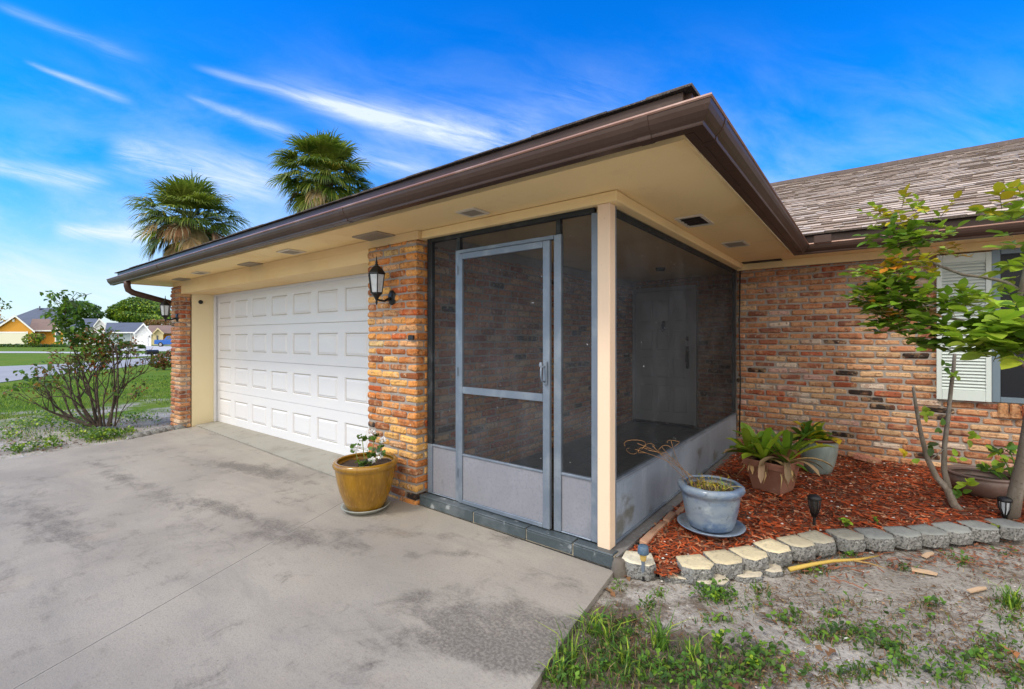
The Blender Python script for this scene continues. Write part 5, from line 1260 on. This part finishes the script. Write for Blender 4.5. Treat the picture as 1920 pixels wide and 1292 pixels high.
def hroof(mb,x0,x1,ye,xr0,xr1,yr,d,dep):
    "hip/gable roof block: eave line at distance d, ridge dep/2 behind it"
    Fw=BGF[0]; d2=d+dep/2
    E0,E1=P3(x0,ye,d),P3(x1,ye,d); R0,R1=P3(xr0,yr,d2),P3(xr1,yr,d2); B0,B1=E0+Fw*dep,E1+Fw*dep
    mb.add([E0,E1,R1,R0,B0,B1],[(0,1,2,3),(5,4,3,2),(4,0,3),(1,5,2),(0,4,5,1)])
# orange house
look(30)
g=thing('house','orange stucco house with tan roof and wide garage at far left','house',at(40,80)); w=MB(); rf_=MB(); t_=MB()
gable(w,rf_,t_,-14,28,61,619.5,592.5,649.6,80,10); fbox(w,61,118,621,649.6,82,9); hroof(rf_,55,121,620,60,92,598,81,10)
gable(w,rf_,t_,102,110,118,621,613.5,649.6,81,3,.3)
w.build('wall',mt['far_orange'],g); rf_.build('roof',mt['far_tan_roof'],g); fbox(t_,58,100,619,621.2,80.9,.2); t_.build('trim',mt['far_white'],g)
b=MB(); fbox(b,-8,49,625,649.0,79.9,.05); 
for k in range(1,4): pass
b.build('garage_door',mt['far_door'],g)
for q in ((-12,-8.3,621.5,649.3,79.92,.03),(49.3,52,621.5,649.3,79.92,.03),(-8,49,622,624.8,79.9,.06)):
    b=MB(); fbox(b,*q); b.build('door_trim',mt['far_white'],g)
b=MB(); fbox(b,103,113,622,641,80.92,.05); b.build('window_trim',mt['far_white'],g)
b=MB(); fbox(b,105,107.5,624,639,80.86,.03); fbox(b,108.6,111,624,639,80.86,.03); b.build('window',mt['far_window'],g)
b=MB(); fbox(b,22.5,27,598.5,603,79.9,.06); b.build('gable_vent',mt['far_white'],g)
# grey roofed house behind
look(70)
g=thing('house','house with a large plain grey hip roof behind the orange one','house',at(90,110)); rf_=MB(); w=MB(); hroof(rf_,-30,172,615,70,102,577.5,104,16); fbox(w,-22,165,615.2,646,105,13); rf_.build('roof',mt['far_grey_roof'],g); w.build('wall',mt['far_bluewall'],g)
b=MB(); fbox(b,73,76,574,580,111,.8); b.build('roof_vent',mt['far_grey_roof'],g)
look(185)
g=thing('house','small grey-roofed house with white gable half hidden behind the woody shrub','house',at(170,98)); rf_=MB(); w=MB(); t_=MB(); hroof(rf_,148,186,613,150,183,597.5,94,9); fbox(w,150,205,613.2,648.5,95.5,6); gable(w,rf_,t_,176,186,200,611,598.5,648.6,93,6,.4)
rf_.build('roof',mt['far_grey_roof'],g); w.build('wall',mt['far_white'],g); t_.build('trim',mt['far_white'],g)
# white house
look(262)
g=thing('house','white house with slate grey roof and white garage door in the distance','house',at(250,86)); rf_=MB(); w=MB(); t_=MB(); w2=MB()
hroof(rf_,196,262,623.5,200,271,605,84,9); fbox(w2,204,250,624,649.8,85,7); gable(w,rf_,t_,252,269,283.5,624.5,607.5,649.8,83.5,9,.5)
fbox(t_,205,252,622.6,624.6,83.8,.2); w.build('wall',mt['far_white'],g); w2.build('side_wall',mt['far_bluewall'],g); rf_.build('roof',mt['far_grey_roof'],g); t_.build('trim',mt['far_white'],g)
b=MB(); fbox(b,256,277,629.5,649.5,83.4,.05); b.build('garage_door',mt['mail_white'],g)
b=MB(); fbox(b,244.3,246.2,624.6,649.5,84.9,.1); fbox(b,247.5,253,627,643,84.9,.06); b.build('downspout',mt['mail_white'],g)
for q in ((279.2,280.6),(254,255.2)):
    b=MB(); fbox(b,*q,629,633,83.3,.1); b.build('wall_lamp',mt['black_metal'],g)
# cream house
look(305)
g=thing('house','cream house with tan roof just left of the far brick pillar','house',at(310,100)); rf_=MB(); w=MB(); t_=MB()
hroof(rf_,276,350,625,279,345,610,97,10); gable(w,rf_,t_,287,296,306,625,616,648.8,96,8,.4); fbox(w,280,345,625,648.8,98,8)
rf_.build('roof',mt['far_tan_roof'],g); w.build('wall',mt['far_cream'],g); t_.build('trim',mt['far_cream'],g)
b=MB(); fbox(b,293.5,296,629,641,95.9,.05); fbox(b,303,304.5,628,643,97.9,.05); b.build('window',mt['far_window'],g); b=MB(); fbox(b,305,322,627,637,97.9,.04); b.build('porch_panel',mt['far_orange'],g)
# blue pickup (side view, nose right)
g=thing('pickup_truck','bright blue pickup truck parked before the cream house','pickup truck',at(316,76))
dC=76; o=at(289,dC); s_=dC/FOC
def side_profile(mb,pts_,w0,w1):
    n=len(pts_); V=[]
    for w_ in (w0,w1):
        for (u,z) in pts_: V.append((o.x+RX*u+FX*w_,o.y+RY*u+FY*w_,ZG+z))
    mb.add(V,[tuple(range(n)),tuple(range(2*n-1,n-1,-1))]+[(i,n+i,n+(i+1)%n,(i+1)%n) for i in range(n)])
b=MB(); side_profile(b,[(0,.45),(0,1.05),(.1,1.15),(1.7,1.17),(1.75,1.2),(2.0,1.2),(4.1,1.2),(5.3,1.05),(5.5,.9),(5.5,.45),(4.9,.4),(.5,.4)],0,1.9); b.build('body',mt['blue_car'],g)
b=MB(); side_profile(b,[(1.55,1.2),(1.95,1.72),(2.2,1.78),(3.4,1.78),(3.6,1.72),(4.3,1.2)],.12,1.78); b.build('cab',mt['blue_car'],g)
b=MB(); side_profile(b,[(1.95,1.25),(2.15,1.66),(2.85,1.68),(2.85,1.25)],.10,.115); side_profile(b,[(2.95,1.25),(2.95,1.68),(3.45,1.67),(4.0,1.25)],.10,.115); b.build('window',mt['far_window'],g)
for u in (1.05,4.45):
    b=MB(); 
    V=[];n=16
    for w_ in (-.03,.2):
        for k in range(n): a=2*math.pi*k/n; V.append((o.x+RX*(u+.38*math.cos(a))+FX*w_,o.y+RY*(u+.38*math.cos(a))+FY*w_,ZG+.38+.38*math.sin(a)))
    b.add(V,[tuple(range(n)),tuple(range(2*n-1,n-1,-1))]+[(k,n+k,n+(k+1)%n,(k+1)%n) for k in range(n)]); wh=b.build('wheel',mt['tyre'],g)
    b=MB(); V=[(o.x+RX*(u+.22*math.cos(2*math.pi*k/10))-FX*.035,o.y+RY*(u+.22*math.cos(2*math.pi*k/10))-FY*.035,ZG+.38+.22*math.sin(2*math.pi*k/10)) for k in range(10)]; b.add(V,[tuple(range(10))]); b.build('rim',mt['rim'],wh)
# leafy crowns
def crown(mb,lobes,n,s,kinds,r,d):
    tot=sum(l[3]*l[4] for l in lobes)
    for (cx,cy,dd,rx,ry) in lobes:
        c=at(cx,dd,cy); k=int(n*rx*ry/tot); sc=dd/FOC
        for i in range(k):
            while True:
                v=Vector((r.uniform(-1,1),r.uniform(-1,1),r.uniform(-1,1)))
                if .15<v.length<1: break
            v=v.normalized()*(v.length**.35)
            # lumpy outline
            m=1+.22*noise.noise(v*2.3+Vector((cx,cy,0)))
            p=c+RT*(v.x*rx*sc*m)+UP*(v.z*ry*sc*m)+FW*(v.y*rx*sc*.9*m)
            L=s*r.uniform(.6,1.3); a=(v+rv(r,.6)).normalized(); mb.leaf(p,a.cross(rv(r)).normalized(),a,L,L*.7,gcol(r,r.choice(kinds)),droop=.2)
def bgtree(label,trunk,lobes,n,s,kinds,seed,cat='tree',name='tree',rad=.35):
    r=random.Random(seed); g=thing(name,label,cat,(at(trunk[0],trunk[1]).x,at(trunk[0],trunk[1]).y,0)); st=MB(); lf=MB()
    B=at(trunk[0],trunk[1])
    for (cx,cy,dd,rx,ry) in lobes:
        c=at(cx,dd,cy); fk=Vector((B.x,B.y,c.z*.35)); st.tube([Vector((B.x,B.y,ZG)),fk,fk.lerp(c,.5)+rv(r,.2*rad),c],[rad,rad*.75,rad*.5,rad*.2],6)
    crown(lf,lobes,n,s,kinds,r,trunk[1]); st.build('trunk',mt['bark_dark'],g); lf.build('crown',mt['leaf'],g)
bgtree('broad round bright green tree beyond the white house',(262,125),[(262,580,125,34,22),(232,585,125,24,17),(292,587,125,24,18),(215,592,125,12,8),(248,594,123,28,12),(282,598,123,30,9),(306,596,126,12,9),(266,568,126,20,11)],15000,.55,('mid','lime','dark','mid'),101,rad=.5)
bgtree('olive green flat-topped tree behind the shrub and grey roof',(140,120),[(120,587,120,32,10),(150,578,120,28,13),(172,590,120,18,9)],5000,.5,('mid','dark','dark'),102,rad=.4)
bgtree('brownish thin-leaved tree behind the cream house',(300,118),[(286,606,118,14,6),(308,606,118,18,7)],1600,.4,('brown','red','tan'),103,rad=.25)
bgtree('reddish-brown and green bush by the street near the far pillar',(308,20.8),[(306,676,20.8,20,15),(296,680,20.8,14,10),(318,672,20.9,14,16)],1500,.09,('red','brown','dark','mid','red'),104,'bush','bush',.03)
bgtree('clipped dark green hedge in front of the orange house',(60,74),[(x,652,74,13,6.5) for x in range(-12,150,12)],6000,.28,('dark','mid','dark'),105,'hedge','hedge',.06)
bgtree('small yellow-green tree before the orange garage',(62,72),[(60,637,72,13,12),(72,632,72,9,8)],900,.25,('lime','mid','brown'),106,rad=.08)
bgtree('small dark spiky palm shrub left of the white mailbox',(238,60),[(236,648,60,8,5)],160,.5,('dark','brown'),107,'shrub','shrub',.05)
bgtree('small dark spiky palm shrub right of the white mailbox',(266,62),[(266,652,62,5,5)],120,.4,('dark','dark'),108,'shrub','shrub',.05)
# mailboxes
def mailbox(px,d,ytop,mat,label,w=.28,ypost=None):
    p=at(px,d); g=thing('mailbox',label,'mailbox',p); zt=at(px,d,ytop).z; b=MB(); b.box(p.x-.05,p.x+.05,p.y-.05,p.y+.05,ZG,zt-.22); b.build('post',mat,g)
    b=MB(); prof=[(-w/2,0),(w/2,0),(w/2,.12),(w*.35,.2),(0,.23),(-w*.35,.2),(-w/2,.12)]; b.extr(prof,(p.x,p.y-.25,zt-.23),(p.x,p.y+.25,zt-.23),(1,0)); b.build('box',mat,g)
mailbox(285,23,656,mt['black_metal'],'black mailbox beside the reddish bush',.3)
mailbox(242,40,651,mt['mail_white'],'white mailbox across the street among dark plants',.5)

# ================================================================== LIGHT, SKY, CAMERA
SUN_EL,SUN_AZ=50.0,200.0   # azimuth clockwise from +Y
az=R_(SUN_AZ); el=R_(SUN_EL); sd_=Vector((math.sin(az)*math.cos(el),math.cos(az)*math.cos(el),math.sin(el)))
L=bpy.data.lights.new('sun','SUN'); L.energy=1.6; L.angle=R_(12); L.color=(1,.95,.87); lo=bpy.data.objects.new('sun',L); COL.objects.link(lo); lo.rotation_euler=(-sd_).to_track_quat('-Z','Y').to_euler()
wd=bpy.data.worlds.new('World'); scene.world=wd; wd.use_nodes=True
t=NT(wd)
sky=t.n('ShaderNodeTexSky',sky_type='NISHITA'); sky.sun_disc=False; sky.sun_elevation=el; sky.sun_rotation=az; sky.air_density=1.0; sky.dust_density=.4; sky.ozone_density=2.2
vec=t.n('ShaderNodeTexCoord').outputs['Generated']; sp=t.n('ShaderNodeSeparateXYZ'); t.l(vec,sp.inputs[0]); dx,dy,dz=sp.outputs
fwd=t.m('ADD',t.m('MULTIPLY',dx,FX),t.m('MULTIPLY',dy,FY)); rgt=t.m('ADD',t.m('MULTIPLY',dx,RX),t.m('MULTIPLY',dy,RY))
fs_=t.m('MAXIMUM',fwd,.05); u=t.m('DIVIDE',rgt,fs_); v=t.m('DIVIDE',dz,fs_); front=t.ramp(fwd,.1,.35)
hs=t.n('ShaderNodeHueSaturation'); hs.inputs['Hue'].default_value=.5; hs.inputs['Saturation'].default_value=1.45; t.l(sky.outputs[0],hs.inputs['Color'])
base=t.mix(1.0,hs.outputs[0],t.mix(t.ramp(v,.0,.5),(.85,1.02,1.25),(.16,1.30,1.9)),'MULTIPLY')
cmb=t.n('ShaderNodeCombineXYZ'); ca,sa=math.cos(-.27),math.sin(-.27)
ur=t.m('ADD',t.m('MULTIPLY',u,ca),t.m('MULTIPLY',v,sa)); vr=t.m('ADD',t.m('MULTIPLY',u,-sa),t.m('MULTIPLY',v,ca))
t.l(t.m('MULTIPLY',ur,2.2),cmb.inputs[0]); t.l(t.m('MULTIPLY',vr,17.0),cmb.inputs[1])
nz1=t.noise(cmb.outputs[0],1.5,12,.7,.9)
cmb2=t.n('ShaderNodeCombineXYZ'); t.l(ur,cmb2.inputs[0]); t.l(t.m('MULTIPLY',vr,2.5),cmb2.inputs[1]); nz2=t.noise(cmb2.outputs[0],3.0,6,.6,.4)
tot=None
def streak(x0,y0,x1,y1,w0,w1,s):
    global tot
    a=((x0-960)/FOC,(634-y0)/FOC); b_=((x1-960)/FOC,(634-y1)/FOC); ex,ey=b_[0]-a[0],b_[1]-a[1]; Ln=math.hypot(ex,ey); ex/=Ln; ey/=Ln
    uu=t.m('SUBTRACT',u,a[0]); vv=t.m('SUBTRACT',v,a[1])
    al=t.m('DIVIDE',t.m('ADD',t.m('MULTIPLY',uu,ex),t.m('MULTIPLY',vv,ey)),Ln); pe=t.m('ADD',t.m('MULTIPLY',uu,-ey),t.m('MULTIPLY',vv,ex))
    wd_=t.m('ADD',w0/FOC,t.m('MULTIPLY',t.m('MAXIMUM',al,0.0),(w1-w0)/FOC)); q=t.m('DIVIDE',pe,wd_); g1=t.m('EXPONENT',t.m('MULTIPLY',t.m('MULTIPLY',q,q),-1))
    en=t.m('MULTIPLY',t.ramp(al,-.12,.12),t.m('SUBTRACT',1.0,t.ramp(al,.78,1.12)))
    g1=t.m('MULTIPLY',t.m('MULTIPLY',g1,en),s); tot=g1 if tot is None else t.m('ADD',tot,g1)
for q in ((385,130,700,222,6,16,.5),(560,180,980,285,12,36,.72),(500,150,760,215,20,30,.2),(60,120,245,192,4,8,.6),(365,185,560,258,5,15,.5),(220,290,540,350,34,40,.75),(-20,312,200,345,14,20,.7),(110,430,290,444,14,18,.85),(660,290,830,335,20,20,.55),(0,10,260,115,8,14,.25),(700,230,1050,250,40,60,.25),(-40,500,300,560,40,40,.35),(1050,170,1400,320,50,70,.16)): streak(*q)
tex=t.ramp(nz1,.25,.75); tex=t.m('ADD',.12,t.m('MULTIPLY',tex,.95))
haze=t.m('MULTIPLY',t.ramp(nz2,.35,.75),.3)
cm=t.m('ADD',t.m('MULTIPLY',tot,tex),t.m('MULTIPLY',haze,t.m('SUBTRACT',1.0,t.ramp(v,.25,.75))))
cm=t.m('ADD',cm,t.m('MULTIPLY',t.m('SUBTRACT',1.0,t.ramp(v,-.02,.42)),.5))
cm=t.m('MULTIPLY',t.m('MINIMUM',cm,.92),front)
# unseen white sky added behind the camera to light the house front
sky_fill=t.m('MULTIPLY',t.ramp(t.m('MULTIPLY',fwd,-1.0),-.15,.5),t.m('ADD',.65,t.m('MULTIPLY',nz2,.5)))
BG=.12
col=t.mix(cm,base,(5.6,6.3,6.9)); col=t.mix(t.m('MINIMUM',sky_fill,1.0),col,(13.5,12.7,11.4))
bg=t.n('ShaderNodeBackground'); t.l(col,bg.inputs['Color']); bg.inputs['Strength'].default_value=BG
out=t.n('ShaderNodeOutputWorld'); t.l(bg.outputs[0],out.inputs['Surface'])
cam=bpy.data.cameras.new('camera'); cam.sensor_width=36; cam.lens=36*FOC/1920; cam.shift_y=-12/1920; cam.clip_end=1500; cam.clip_start=.05
co=bpy.data.objects.new('camera',cam); COL.objects.link(co); co.location=(0,0,EYE); co.rotation_euler=(R_(90),0,AZ); scene.camera=co
scene.view_settings.view_transform='Standard'; scene.view_settings.look='None'; scene.view_settings.gamma=1; scene.view_settings.exposure=0.4
scene.render.resolution_x=1024; scene.render.resolution_y=689
